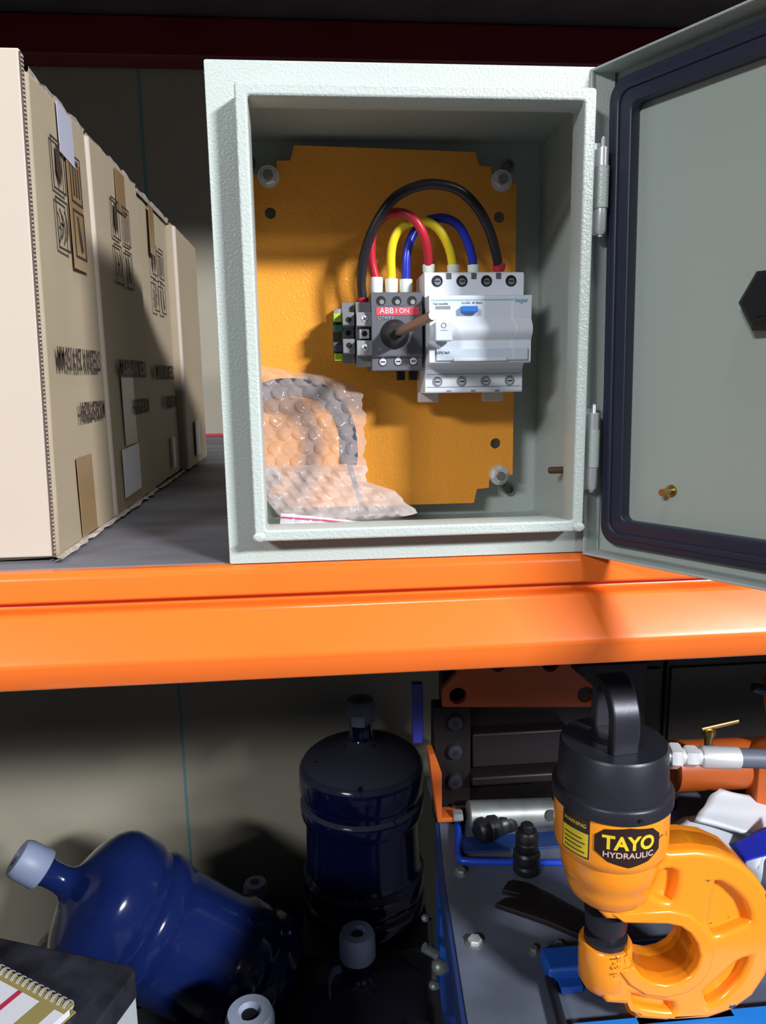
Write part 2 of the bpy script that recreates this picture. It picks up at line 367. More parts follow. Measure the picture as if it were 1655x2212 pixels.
# torn lip at the bottom of box 0 and row
for i, (a, b, h, lab) in enumerate(specs):
    t, LL = boxes[i]; rnd = random.Random(i)
    bm = bmesh.new(); N = 14; prev = None
    for k in range(N+1):
        y = a-LL.y+(b-a)*k/N; e = rnd.uniform(.000, .004)
        cur = [bm.verts.new((.179+.001, y, .004)), bm.verts.new((.181+e, y, .0022+rnd.uniform(-.0008, .001))), bm.verts.new((.178, y, .001))]
        if prev: bm.faces.new((prev[0], prev[1], cur[1], cur[0])); bm.faces.new((prev[1], prev[2], cur[2], cur[1]))
        prev = cur
    obj('bottom_lip', bm, card_e, t, smooth=False)
    bm = bmesh.new(); prev = None
    for k in range(N+1):
        y = a-LL.y+(b-a)*k/N; e = rnd.uniform(.0, .0035)
        if i == 0: y = max(y, -.042)
        cur = [bm.verts.new((.178, y, h-.002)), bm.verts.new((.1795, y, h+e)), bm.verts.new((.170, y, h+.0005))]
        if prev: bm.faces.new((prev[0], prev[1], cur[1], cur[0])); bm.faces.new((prev[1], prev[2], cur[2], cur[1]))
        prev = cur
    obj('top_lip', bm, card_e, t, smooth=False)
def patch(i, y0, y1, z0, z1, m, name, e=.0009, slant=0, label=None):
    bm = bmesh.new(); a = rel(i, y0, z0, e); b = rel(i, y1, z1, e); N = 6
    vs = []
    for r in range(N+1):
        f = r/N; z = a.z+(b.z-a.z)*f
        vs.append([bm.verts.new((a.x, a.y, z)), bm.verts.new((a.x, b.y, z+slant))])
    for p_, q_ in zip(vs, vs[1:]): bm.faces.new((p_[0], p_[1], q_[1], q_[0]))
    o = obj(name, bm, m, boxes[i][0], smooth=False, label=label); s = o.modifiers.new('s', 'SOLIDIFY'); s.thickness = .0004; return o
patch(0, .096, .128, .276, .3095, tape_w, 'tape_strip', .0015, -.003, 'whitish strip of tape over the top edge')
patch(0, .110, .142, .200, .277, tape_b, 'brown_tape', .0009)
patch(0, .0745, .111, .006, .0636, tape_b, 'brown_tape', .0011)
patch(1, .250, .283, .270, .306, tape_b, 'brown_tape', .001)
patch(1, .218, .262, .060, .129, mat('pale_tape', (.40, .35, .29), .4), 'pale_tape', .001)
patch(1, .201, .264, .0145, .0575, paper, 'shipping_label', .0015, .001, 'white paper label')
bm = boxbm(.1805, .1808, -.035, -.022, .028, .038); bx(bm, .1805, .1808, -.012, .002, .030, .046); obj('label_print', bm, lblgrey, boxes[1][0], smooth=False)
patch(2, .395, .420, .255, .305, tape_b, 'brown_tape', -.001)
patch(2, .448, .462, .0126, .0496, paper, 'shipping_label', -.0005, label='narrow white paper label')
patch(3, .567, .600, .015, .062, paper, 'shipping_label', .0085, label='narrow white paper label')
for i, yc, zt in ((0, .0765, .282), (1, .2270, .277), (2, .4000, .268)):
    print_icons(boxes[i][0], yc-boxes[i][1].y, zt, Vector((.1804+(.0008 if i < 2 else -.002), 0, 0)))
UPS = SIDEP @ Matrix.Rotation(PI, 4, 'Z')
for i, s, y, z, sz, sx in ((0, 'STEEL300 X 250 X150 MM', .100, .1345, .0225, .40), (0, 'MODEL:SP7582HH', .121, .0965, .0200, .40),
                           (1, 'STEEL300 X 250 X150 MM', .262, .1300, .0225, .42), (1, 'MODEL:SP7582HH', .285, .0940, .020, .40),
                           (2, 'STEEL300 X 250 X150 MM', .430, .1280, .0225, .42), (2, 'MODEL:SP7582HH', .455, .0930, .020, .40)):
    text('printed_text', s, sz, rel(i, y, z, .0022 if i < 2 else -.0010), ink, boxes[i][0], UPS, .0001, sx, .0003)
# dust and dark scuffs are in the board; one more carton edge ridge: pale crease on each far box front
for i in (1, 2, 3):
    a = specs[i][0]; h = specs[i][2]
    obj('front_corner_fold', lathe(bmesh.new(), [(.0035, 0), (.0035, h-.006)], (.1772+(0, .0005, -.004, .006)[i], -(specs[i][1]-specs[i][0])/2+.003, .004), (0, 0, 1), 12), card_f, boxes[i][0])
# scrap of board / dark strip lying on the shelf near the front
# ================================================================== ENCLOSURE
W, H, D = .2455, .300, .1481; RI, RW, RP = .0183, .0072, .0211
en = thing('electrical_enclosure', 'light grey steel wall enclosure standing open on the orange-edged shelf', 'enclosure', (W/2, D/2, 0))
EO = Vector((W/2, D/2, 0))
def E3(v): return Vector(v)-EO
def ebx(name, x0, x1, y0, y1, z0, z1, m, bevel=.0008, parent=None, label=None):
    return obj(name, boxbm(x0-EO.x, x1-EO.x, y0-EO.y, y1-EO.y, z0, z1), m, parent or en, label, bevel)
T = .0016
bm = bmesh.new()
for a in ((0, W, D-T, D, 0, H), (0, T, 0, D-T, 0, H), (W-T, W, 0, D-T, 0, H), (T, W-T, 0, D-T, 0, T), (T, W-T, 0, D-T, H-T, H)):
    bx(bm, a[0]-EO.x, a[1]-EO.x, a[2]-EO.y, a[3]-EO.y, a[4], a[5])
obj('shell', bm, grey, en, bevel=.0006)
fr = shape_mesh([rrect(0, W, 0, H, .0012, 3), rect(RI-.001, W-RI+.001, RI-.001, H-RI+.001)], .0022, .0005)
fr.transform(Matrix.Translation((-EO.x, -.0005-EO.y, 0))); o = bpy.data.objects.new('front_flange', fr); C.objects.link(o); finish(o, 'front_flange', grey, en)
rim = shape_mesh([rrect(RI, W-RI, RI, H-RI, .002, 4), rrect(RI+RW, W-RI-RW, RI+RW, H-RI-RW, .0015, 3)], .0215, .0014)
rim.transform(Matrix.Translation((-EO.x, -RP+.01075-EO.y, 0))); o = bpy.data.objects.new('sealing_rim', rim); C.objects.link(o); finish(o, 'sealing_rim', grey, en)
# weld beads on the rim corners
for cx, cz in ((RI+.003, RI+.003), (W-RI-.003, RI+.003)):
    bm = bmesh.new(); bmesh.ops.create_icosphere(bm, subdivisions=2, radius=.0034)
    for v in bm.verts: v.co = Vector((v.co.x*1.2, v.co.y*.35, v.co.z*.9))+Vector((cx, -RP-.0001, cz))-EO
    obj('weld_bead', bm, grey, en)
PY = .1255      # face of the mounting plate
def ppx(u, v): p = at(u, v, y=PY); return (p.x, p.z)
out = [ppx(*p) for p in ((635, 313), (1028, 328), (1036, 357), (1062, 360), (1064, 392), (1117, 397), (1108, 1026), (1090, 1028), (1058, 1028), (1057, 1054), (1031, 1057), (1024, 1087), (622, 1098), (610, 1066), (585, 1066), (583, 1040), (553, 1038), (544, 376), (597, 372), (597, 347), (627, 346))]
holes = [circ(*ppx(*c), .0042, 20) for c in ((584, 460), (1079, 469), (1071, 958))]
me = shape_mesh([out]+holes, .0025, .0004); me.transform(Matrix.Translation(Vector((0, PY+.00125, 0))-EO))
mp = bpy.data.objects.new('mounting_plate', me); C.objects.link(mp); finish(mp, 'mounting_plate', plate_m, en, 'orange textured mounting plate with cut corners')
for c in ((580, 382), (1083, 391), (1078, 1026), (588, 1030)):
    p = at(*c, y=PY); q = E3(p)
    nut = obj('hex_nut', hexnut(bmesh.new(), q, .0066, .005), zinc, mp)
    obj('washer', lathe(bmesh.new(), [(.0082, 0), (.0082, .001)], q, (0, -1, 0), 24), zinc, nut)
    obj('stud', lathe(bmesh.new(), [(.0036, -.02), (.0036, .0085), (.003, .0095)], q, (0, -1, 0), 16), dull, nut)
for c in ((1097, 1056), (1096, 360), (540, 352)):
    p = E3(at(*c, y=D-T)); bm = bmesh.new(); lathe(bm, [(.0042, 0), (.0048, .001), (.0048, .004), (.0035, .004), (.0035, .001)], p, (0, -1, 0), 24)
    obj('rear_boss', bm, dull, en)
p = at(1225, 1015, x=W-T); obj('side_stud', lathe(bmesh.new(), [(.0026, 0), (.0026, .013), (.002, .014)], E3(p), (-1, 0, 0), 14), rust, en, 'rusty threaded stud on the inner side wall')
# hinges between rim and door
for (v0, v1, name) in ((296, 512, 'top'), (872, 1062, 'bottom')):
    HX, HY = .2358, -.0105
    za = at(1302, v0, y=HY).z; zb = at(1300, v1, y=HY).z; hl = za-zb
    def hp(f): return Vector((HX, HY, zb+hl*f))-EO
    hg = obj('hinge', lathe(bmesh.new(), [(.0042, 0), (.0042, hl*.42)], hp(.29), (0, 0, 1), 20), grey, en)
    obj('hinge_knuckle', lathe(bmesh.new(), [(.0026, -hl*.04), (.0036, 0), (.0036, hl*.22)], hp(.065), (0, 0, 1), 20), steel, hg)
    obj('hinge_knuckle', lathe(bmesh.new(), [(.0036, 0), (.0036, hl*.18), (.0028, hl*.19)], hp(.71), (0, 0, 1), 20), steel, hg)
    obj('hinge_pin', lathe(bmesh.new(), [(.0015, 0), (.0015, hl*.98), (.0009, hl)], hp(0), (0, 0, 1), 16), steel, hg)
    obj('hinge_leaf', boxbm(-.007, .0, .002, .0035, hl*.02, hl*.95, M=Matrix.Translation(hp(0))), steel, hg)
# door, opened 121 degrees; local frame: X along the door from the hinge, Y = inside normal, Z up
AO = math.radians(121)
dvec = Vector((-math.cos(AO), -math.sin(AO), 0)); nvec = Vector((-math.sin(AO), math.cos(AO), 0))
DM = Matrix(((dvec.x, nvec.x, 0, 0), (dvec.y, nvec.y, 0, 0), (0, 0, 1, 0), (0, 0, 0, 1)))
P0 = Vector((.2465, .0015, 0))
SAG = Matrix.Rotation(math.radians(1.1), 4, 'Y')   # the open door stands slightly askew
DM = DM @ SAG.inverted()
dvec = DM.to_3x3() @ Vector((1, 0, 0)); uvec = DM.to_3x3() @ Vector((0, 0, 1))
dm = Matrix.Translation(P0-EO) @ DM
DW, DH, LP = .247, .2985, .0165
dr = obj('door', boxbm(0, DW, -.0015, 0, -.0005, DH, M=dm), grey_in, en, 'open grey door seen from its inner side')
bm = bmesh.new()
for a in ((0, .0015, -.001, LP, -.0005, DH), (DW-.0015, DW, -.001, LP, -.0005, DH), (0, DW, -.001, LP, -.0005, .001), (0, DW, -.001, LP, DH-.0015, DH)):
    bx(bm, *a, M=dm)
obj('door_lip', bm, grey, dr, bevel=.0005)
GM = dm @ Matrix(((1, 0, 0, 0), (0, 0, 1, 0), (0, 1, 0, 0), (0, 0, 0, 1)))
gi, gw = .0078, .0165
def gring(a, b, y0, y1, ro, ri):
    me = shape_mesh([rrect(a, DW-a, a, DH-a, ro, 8), rrect(b, DW-b, b, DH-b, ri, 8)], y1-y0, .0012, GM @ Matrix.Translation((0, 0, (y0+y1)/2))); return me
me = gring(gi, gi+gw, 0, .0085, .012, .0045); g = bpy.data.objects.new('gasket', me); C.objects.link(g); finish(g, 'gasket', gask, dr, 'dark blue-black foam gasket round the door')
me = gring(gi+.0045, gi+.0085, .0075, .0102, .009, .007); g2 = bpy.data.objects.new('gasket_bead', me); C.objects.link(g2); finish(g2, 'gasket_bead', gask, g)
def dpt(u, v, yy=.0):   # point of the door plane (offset yy) seen at a photo point, in door coordinates
    dd = ray(u, v); q = P0+nvec*yy; t = (q-CAM).dot(nvec)/dd.dot(nvec); pt = CAM+dd*t-P0; return (pt.dot(dvec), pt.dot(uvec))
x_, z_ = dpt(1442, 1062, .004)
obj('door_stud', lathe(bmesh.new(), [(.0040, 0), (.0038, .001), (.0022, .0012), (.0022, .010)], dm @ Vector((x_, 0, z_)), dm.to_3x3() @ Vector((0, 1, 0)), 16), brass, dr, 'brass threaded stud')
x_, z_ = dpt(1672, 648, .006)
lk = obj('lock_nut', lathe(bmesh.new(), [(.0175, 0), (.0175, .009), (.015, .011)], dm @ Vector((x_, 0, z_)), dm.to_3x3() @ Vector((0, 1, 0)), 6), black, dr, 'black handle nut at the edge of the photo')
obj('lock_cam', boxbm(x_-.006, x_+.035, .009, .012, z_-.008, z_+.008, M=dm), black, lk)

# ================================================================== DEVICES ON THE PLATE
def zpx(u, v, y): return at(u, v, y=y).z
def xpx(u, v, y): return at(u, v, y=y).x
# DIN rail
zr = zpx(900, 715, .118)
dn = obj('mounting_rail', boxbm(xpx(722, 715, .12), xpx(1120, 715, .12), .1175, PY, zr-.0175, zr+.0175), zinc, bevel=.001)
tag(dn, 'zinc rail behind the switch and breaker on the orange plate', 'rail')
# --- residual current breaker
X0, X1 = xpx(918, 700, .072), xpx(1130, 700, .072)
YF, YS = .0505, .072
Z = lambda v, y: zpx(1030, v, y)
rc = thing('residual_current_breaker', 'white four-pole breaker with blue test button, right of the dark switch', 'breaker', ((X0+X1)/2, .1175, Z(848, YS)))
RO = Vector(rc.location)
zt, zb = Z(587, YS), Z(848, YS)
z1, z2, z3, z4, z5, z6 = Z(637, YF), Z(690, YF), Z(735, YF), Z(750, YF), Z(785, YF), Z(797, YS)
profile = [(.1165, zt), (YS+.002, zt), (YS, zt-.002), (YS, z1+.0005), (YF+.001, z1), (YF, z1-.001), (YF, z2)]
for k in range(9): a = PI*k/8; profile.append((YF-.0045*math.sin(a), z2+(z3-z2)*(k/8)))
profile += [(YF, z3-.001), (YF, z5+.001), (YF+.002, z5), (YS-.004, z5), (YS, z6), (YS, zb+.001), (YS+.001, zb), (.1165, zb)]
profile = [(a-RO.y, b-RO.z) for a, b in profile]
me = shape_mesh([profile], X1-X0, 0, SIDE); o = bpy.data.objects.new('housing', me); C.objects.link(o); finish(o, 'housing', white, rc, bevel=.0005)
def R3(u, v, y): return at(u, v, y=y)-RO
for k in range(4):
    xx = X0-RO.x+.0175*(k+.5)*(X1-X0)/.0705
    for vv, r in ((607, .0036), (823, .0033)):
        zz = Z(vv, YS)-RO.z
        tw = obj('terminal_opening', lathe(bmesh.new(), [(r+.0004, 0), (r+.0004, .0004), (r-.0002, .0004), (r-.0002, .0001)], (xx, YS-RO.y, zz), (0, -1, 0), 20), blackm if vv < 700 else mgrey, rc)
        obj('terminal_screw', lathe(bmesh.new(), [(r-.0012, 0), (r-.0012, .0006)], (xx+.0003, YS-RO.y, zz-.0005), (0, -1, 0), 16), zinc if vv > 700 else dull, tw)
        obj('screw_slot', boxbm(xx-.0016, xx+.0018, YS-RO.y-.0009, YS-RO.y-.0006, zz-.0005, zz+.0003), black, tw, smooth=False)
for k in range(3):
    xx = X0-RO.x+(X1-X0)*(k+1)/4-.0006
    obj('slot_notch', boxbm(xx-.0018, xx+.0018, YS-RO.y-.0004, YS-RO.y+.002, zt-RO.z-.0050, zt-RO.z-.0008), dgrey, rc, smooth=False)
    obj('slot_notch', boxbm(xx-.0016, xx+.0016, YS-RO.y-.0004, YS-RO.y+.002, zb-RO.z+.0002, zb-RO.z+.0020), mgrey, rc, smooth=False)
obj('seam', boxbm(X0-RO.x+.001, X1-RO.x-.001, YS-RO.y-.0003, YS-RO.y+.001, zb-RO.z+.0042, zb-RO.z+.0046), mgrey, rc, smooth=False)
obj('seam', boxbm(X0-RO.x+.001, X1-RO.x-.001, YS-RO.y-.0003, YS-RO.y+.001, Z(808, YS)-RO.z, Z(807, YS)-RO.z), mgrey, rc, smooth=False)
def rfl(name, u0, u1, v0, v1, m, y=None, th=.0003, **k):
    y = YF if y is None else y; a = R3(u0, v1, y); b = R3(u1, v0, y); return obj(name, boxbm(a.x, b.x, y-RO.y-th, y-RO.y+.0002, a.z, b.z), m, rc, **k)
rfl('teal_line', 932, 1110, 645.5, 649.5, teal, smooth=False)
rfl('indicator_window', 941, 973, 661, 668, mgrey, smooth=False)
rfl('indicator_window', 995, 1028, 727, 731, mgrey, smooth=False)
rfl('window_hood', 995, 1028, 721, 727, white, th=.002, bevel=.0005)
o = rfl('test_button', 994, 1030, 662, 676, blue_b, th=.005, bevel=.0008, label='blue test button')
o = rfl('label_cover', 942, 1140, 751, 780, white2, th=.0016, bevel=.0006, label='clear bluish label cover')
o = rfl('cover_edge', 978, 1094, 772, 781, white, th=.0024, bevel=.0006)
# toggle lever: short wedge with O mark
a = R3(932, 735, YF-.004); b = R3(977, 690, YF-.004)
lv = obj('toggle_lever', boxbm(a.x+.0015, b.x-.001, -.012+YF-RO.y, YF-RO.y-.002, a.z-.001, b.z-.002), mat('lever_plastic', (.60, .64, .73), .35), rc, bevel=.001, label='pale grey toggle lever marked O')
me = shape_mesh([circ(0, 0, .0018, 20), circ(0, 0, .0014, 20)], .0002); me.transform(Matrix.Translation(((a.x+b.x)/2, YF-RO.y-.0121, b.z-.0045))); o = bpy.data.objects.new('printed_mark', me); C.objects.link(o); finish(o, 'printed_mark', dgrey, lv, smooth=False)
obj('lever_notch', boxbm((a.x+b.x)/2-.002, (a.x+b.x)/2+.0025, YF-RO.y-.0122, YF-RO.y-.0119, b.z-.0080, b.z-.0075), mgrey, lv, smooth=False)
text('printed_text', 'hager', .0042, R3(1126, 648, YF)+Vector((0, -.0004, 0)), teal, rc)
text('printed_text', 'Test monthly', .0020, R3(952, 656, YF)+Vector((0, -.0003, 0)), lblgrey, rc)
text('printed_text', 'I n 63A  40 30mA', .0020, R3(1020, 654, YF)+Vector((0, -.0003, 0)), lblgrey, rc)
text('printed_text', 'CDC463', .0024, R3(957, 762, YF)+Vector((0, -.0020, 0)), mgrey, rc)
for uu in (915, 1055):
    p = R3(uu, 856, .10); obj('rail_clip', boxbm(p.x-.004, p.x+.012, -.018, -.010, -.0075, .001), mat('clip_plastic', (.55, .48, .46), .4) if 'clip_plastic' not in MATS else MATS['clip_plastic'], rc, bevel=.001)
# --- isolator switch
SY = .0685
sx0, sx1 = xpx(803, 700, SY), xpx(911, 700, SY); st, sb_ = zpx(857, 631, SY), zpx(857, 801, SY)
sw = thing('isolator_switch', 'dark grey three-pole switch with red label and a long brown shaft', 'switch', ((sx0+sx1)/2, .1175, sb_))
SO = Vector(sw.location)
def S3(u, v, y=SY): return at(u, v, y=y)-SO
zz = lambda v, y=SY: zpx(857, v, y)-SO.z
pr_ = [(-.001, zz(631)), (SY-SO.y, zz(631)), (SY-SO.y, zz(660)), (SY-.003-SO.y, zz(662)), (SY-.003-SO.y, zz(770)), (SY-SO.y, zz(773)), (SY-SO.y, zz(801)), (-.001, zz(801))]
me = shape_mesh([pr_], sx1-sx0, 0, SIDE); o = bpy.data.objects.new('housing', me); C.objects.link(o); finish(o, 'housing', dgrey, sw, bevel=.0007)
for u in (823, 857, 890):
    p = S3(u, 650); o = obj('terminal_hole', lathe(bmesh.new(), [(.0034, -.0002), (.0034, .0003)], p, (0, -1, 0), 20), black, sw); obj('terminal_screw', lathe(bmesh.new(), [(.0017, 0), (.0017, .0005)], p+Vector((.0006, 0, -.0008)), (0, -1, 0), 14), dull, o)
for u, v in ((827, 782), (860, 781), (893, 780)):
    p = S3(u, v); o = obj('terminal_hole', lathe(bmesh.new(), [(.0031, -.0002), (.0031, .0003)], p, (0, -1, 0), 20), black, sw); screw(o, p+Vector((0, -.0002, 0)), .0026, 'terminal_screw', slot=False, h=.001)
    obj('screw_slot', boxbm(p.x-.0016, p.x+.0016, p.y-.0014, p.y-.0011, p.z-.0004, p.z+.0004), black, o, smooth=False)
yl = SY-.003
a, b = S3(813, 681, yl), S3(906, 663, yl)
lb = obj('red_label', boxbm(a.x, b.x, yl-SO.y-.0004, yl-SO.y+.0002, a.z, b.z), redp, sw, smooth=False, label='red label with white lettering')
text('lettering', 'ABB', .0056, S3(835, 672, yl)+Vector((0, -.0006, 0)), paper, lb)
text('lettering', 'I ON', .0046, S3(869, 672, yl)+Vector((0, -.0006, 0)), paper, lb)
text('printed_text', 'OT40F3', .0034, S3(833, 687, yl)+Vector((0, -.0004, 0)), lblgrey, sw)
text('printed_text', 'EC', .0030, S3(822, 755, yl)+Vector((0, -.0004, 0)), lblgrey, sw)
kc = S3(853, 722, yl); kx = Vector((kc.x, yl-SO.y, kc.z))
kn = obj('knob', lathe(bmesh.new(), [(.0104, 0), (.0098, .002), (.0078, .005), (.0066, .012), (.0058, .018), (.0046, .018)], kx, (0, -1, 0), 28), black, sw, 'black coupling of the shaft')
tip = at(936, 681, y=-.030)-SO; base = kx+Vector((0, -.012, 0))
ax = (tip-base); ln = ax.length
sh = obj('shaft', lathe(bmesh.new(), [(.0035, 0), (.0035, ln*.985), (.0030, ln)], base, ax, 4, phase=PI/4), shaftm, sw, 'square brown steel shaft', bevel=.0006)
sh2 = obj('shaft_end', lathe(bmesh.new(), [(.0030, 0), (.0028, .0006)], tip, ax, 16), mat('bright_cut_end', (.9, .9, .92), .35, .2), sh)
for u, v in ((868, 806), (895, 806)):
    p = S3(u, v, .10); obj('rail_latch', boxbm(p.x-.003, p.x+.003, -.014, -.006, -.007, .002), black, sw, bevel=.0005)
# --- terminal blocks
def block(name, u0, u1, v0, v1, y, m, label, holes, grp='terminal blocks left of the switch', prof=None):
    x0, x1 = xpx(u0, 715, y), xpx(u1, 715, y); zt_, zb__ = zpx(u0, v0, y), zpx(u0, v1, y); mid = (zt_+zb__)/2
    t = thing(name, label, 'terminal block', ((x0+x1)/2, .1175, zb__), group=grp); O = Vector(t.location); h = zt_-zb__
    yy = y-O.y
    pf = [(-.001, h*.16), (-.001, h*.84), (yy*.35, h), (yy*.8, h), (yy*.8, h*.83), (yy, h*.83), (yy, h*.62), (yy*.72, h*.60), (yy*.72, h*.42), (yy, h*.40), (yy, h*.17), (yy*.8, h*.17), (yy*.8, 0), (yy*.35, 0)]
    me = shape_mesh([pf], x1-x0, 0, SIDE); o = bpy.data.objects.new('housing', me); C.objects.link(o); finish(o, 'housing', m, t, bevel=.0006)
    for f, kind, yq in holes:
        c = (0, yy*yq-.0001, h*f)
        if kind == 's':
            screw(t, c, .0024, 'terminal_screw', h=.0006)
        elif kind == 'h':
            obj('wire_hole', lathe(bmesh.new(), [(.0020, 0), (.0020, .0002)], c, (0, -1, 0), 16), black, t)
        else:
            bm = bmesh.new(); bx(bm, -.0036, .0036, yy*.72-.008, yy*.72, h*.43, h*.59); o = obj('metal_clamp', bm, zinc, t, bevel=.0006)
            obj('clamp_hole', lathe(bmesh.new(), [(.0020, 0), (.0020, .0002)], (0, yy*.72-.0081, h*.51), (0, -1, 0), 16), black, o)
    return t, O, h
tb1 = block('terminal_block', 771, 806, 650, 792, .072, mgrey, 'light grey terminal block fed by the black cable, touching the dark switch', ((.73, 's', 1), (.5, 'c', 1), (.29, 's', 1)))
tb2 = block('terminal_block', 741, 766, 651, 786, .080, mat('grey_terminal_plastic', (.20, .20, .21), .5), 'plain grey terminal block, second from the left end', ((.71, 'h', 1), (.51, 'h', .72), (.3, 'h', 1)))
tb3 = block('terminal_block', 720, 740, 677, 780, .092, mat('earth_terminal_side', (.10, .11, .10), .5), 'narrow green and yellow earth terminal block at the left end of the rail', ((.75, 'h', 1),))
for f0, f1, m in ((.82, 1.0, yg), (.62, .76, greenp), (0, .16, yg), (.2, .34, mat('violet_plastic', (.10, .08, .22), .5))):
    obj('coloured_insert', boxbm(-.0031, .0033, -.0285, -.020, tb3[2]*f0, tb3[2]*f1), m, tb3[0], bevel=.0005)
# --- cables with ferrules
def cable(label, pts, r, m, fer):
    P = [at(u, v, y=y) for u, v, y in pts]; t = thing('cable', label, 'cable', P[0]); O = P[0]
    obj('sheath', tube(bmesh.new(), [p-O for p in smooth_path(P, 8)], r, 14), m, t)
    for (u, v0, v1, y, fm, fr_) in fer:
        a = at(u, v1, y=y)-O; b = at(u, v0, y=y)-O
        obj('ferrule_sleeve', lathe(bmesh.new(), [(fr_*.85, 0), (fr_, (b-a).length*.25), (fr_*1.05, (b-a).length)], a, b-a, 20), fm, t)
    return t
cable('black cable in the widest arch from grey terminal to breaker', [(783, 646, .088), (781, 600, .086), (790, 540, .082), (815, 478, .076), (852, 428, .072), (900, 403, .070), (945, 398, .070), (992, 411, .071), (1030, 447, .074), (1055, 492, .078), (1070, 540, .084), (1078, 580, .09)], .0035, w_black,
      [(783, 644, 656, .088, w_red, .0042), (1078, 570, 586, .09, w_red, .0046)])
cable('red cable looping from the switch to the first breaker pole', [(813, 606, .092), (803, 560, .091), (806, 502, .089), (831, 467, .086), (862, 459, .081), (893, 472, .077), (914, 505, .078), (924, 545, .084), (926, 580, .09)], .0033, w_red,
      [(813, 600, 636, .092, mat('white_ferrule_plastic', (.86, .86, .86), .4), .0047), (926, 572, 590, .09, offw, .0044)])
cable('yellow cable looping from the switch to the second breaker pole', [(846, 606, .092), (845, 550, .090), (853, 512, .088), (872, 488, .088), (902, 478, .088), (931, 483, .087), (955, 505, .087), (972, 542, .088), (979, 580, .09)], .0033, w_yel,
      [(846, 603, 636, .092, offw, .0046), (979, 573, 590, .09, offw, .0044)])
cable('blue cable looping from the switch to the third breaker pole', [(877, 606, .092), (878, 556, .092), (887, 518, .094), (906, 488, .096), (932, 474, .094), (962, 472, .090), (990, 487, .088), (1009, 520, .088), (1019, 552, .089), (1023, 580, .09)], .0033, w_blue,
      [(877, 604, 636, .092, offw, .0046), (1023, 573, 590, .09, offw, .0044)])

# ================================================================== BUBBLE WRAP AND ZIP BAG
def interp(tab, v):
    for (a, b), (c, d) in zip(tab, tab[1:]):
        if a <= v <= c: return b+(d-b)*(v-a)/(c-a)
    return tab[-1][1]
wr = thing('bubble_wrap_parcel', 'clear bubble wrap parcel leaning in the lower left corner of the enclosure', 'packaging', (.05, .08, .004))
WO = Vector(wr.location)
rb = [(786, 540), (790, 562), (800, 625), (811, 700), (820, 745), (834, 768), (852, 781), (900, 789), (980, 788), (1040, 794), (1052, 825), (1062, 853), (1084, 877), (1100, 897), (1108, 901), (1114, 880), (1120, 835), (1126, 790), (1130, 760)]
def ydep(v): return interp([(780, .112), (830, .098), (950, .080), (1040, .060), (1100, .036), (1130, .020)], v)
def hashn(i, j): return math.sin(i*127.1+j*311.7)*43758.5453 % 1.0
def wrap_sheet(v0, v1, m, name, amp, pitch, off, crump, rmax=None, lmin=None):
    bm = bmesh.new(); NV, NU = int((v1-v0)/2.3), 150; g = []; rows = []
    for i in range(NV+1):
        v = v0+(v1-v0)*i/NV; r = interp(rb, v)
        l = 540 if lmin is None else interp(lmin, v)
        r += 3*math.sin(v*.12)+1.5*math.sin(v*.31+1)
        row = []
        for j in range(NU+1):
            f = j/NU; u = l+(max(r, l+.5)-l)*f
            # bubbles: hexagonal pattern
            pv = pitch*.86; jr = round(v/pv); best = 9e9
            for q in (jr-1, jr, jr+1):
                uo = (q % 2)*pitch/2; ku = round((u-uo)/pitch)
                for kk in (ku-1, ku, ku+1):
                    cu_ = kk*pitch+uo+3*hashn(kk, q)+5*math.sin(q*.7); cv = q*pv+4*hashn(q, kk)
                    d2 = (u-cu_)**2+(v-cv)**2
                    if d2 < best: best = d2
            rr = pitch*.44; bub = math.sqrt(max(0, 1-best/(rr*rr)))
            cr = crump*(math.sin(u*.11+v*.07)+.6*math.sin(u*.23-v*.19+2)+.5*math.sin(v*.31+u*.05))
            edge = min(1, (1-f)*8)*min(1, (v-v0)/14)
            y = ydep(v)+off-(amp*bub+cr)*edge+(1-edge)*.006
            p = at(u, v, y=y); p.x = max(p.x, .0035); p.z = max(p.z, .0030); p.y = min(p.y, PY-.0015)
            row.append(bm.verts.new(p-WO))
        rows.append(row)
    for a, b in zip(rows, rows[1:]):
        for j in range(NU): bm.faces.new((a[j], a[j+1], b[j+1], b[j]))
    return obj(name, bm, m, wr)
wrap_sheet(789, 1124, wrap_m, 'bubble_film', .0022, 34, 0, .0006, lmin=[(789, 540), (1050, 548), (1124, 610)])
wrap_sheet(1005, 1122, wrap2_m, 'crumpled_flap', .0012, 27, -.007, .0016, lmin=[(1005, 540), (1050, 552), (1122, 612)])
# grey curved handle inside the wrap
hd = [(556, 852), (600, 838), (650, 838), (695, 850), (728, 880), (748, 925), (753, 970), (752, 1002)]
P = [at(u, v, y=ydep(v)+.0045) for u, v in hd]; P[0].x = max(P[0].x, .004)
ht = thing('curved_handle', 'slate grey curved handle inside the bubble wrap', 'handle', P[-1]); O = P[-1]
sp = smooth_path(P, 6)
obj('grip', tube(bmesh.new(), [p-O for p in sp], .0068, up=(0, 1, 0), rz=.0022), mat('slate_grey_plastic', (.055, .065, .09), .45), ht, bevel=.001)
hd2 = [(752, 996), (763, 1030), (772, 1065), (788, 1102)]
obj('rod', tube(bmesh.new(), [at(u, v, y=ydep(v)+.004)-O for u, v in hd2], .0020, 10), MATS['slate_grey_plastic'], ht)
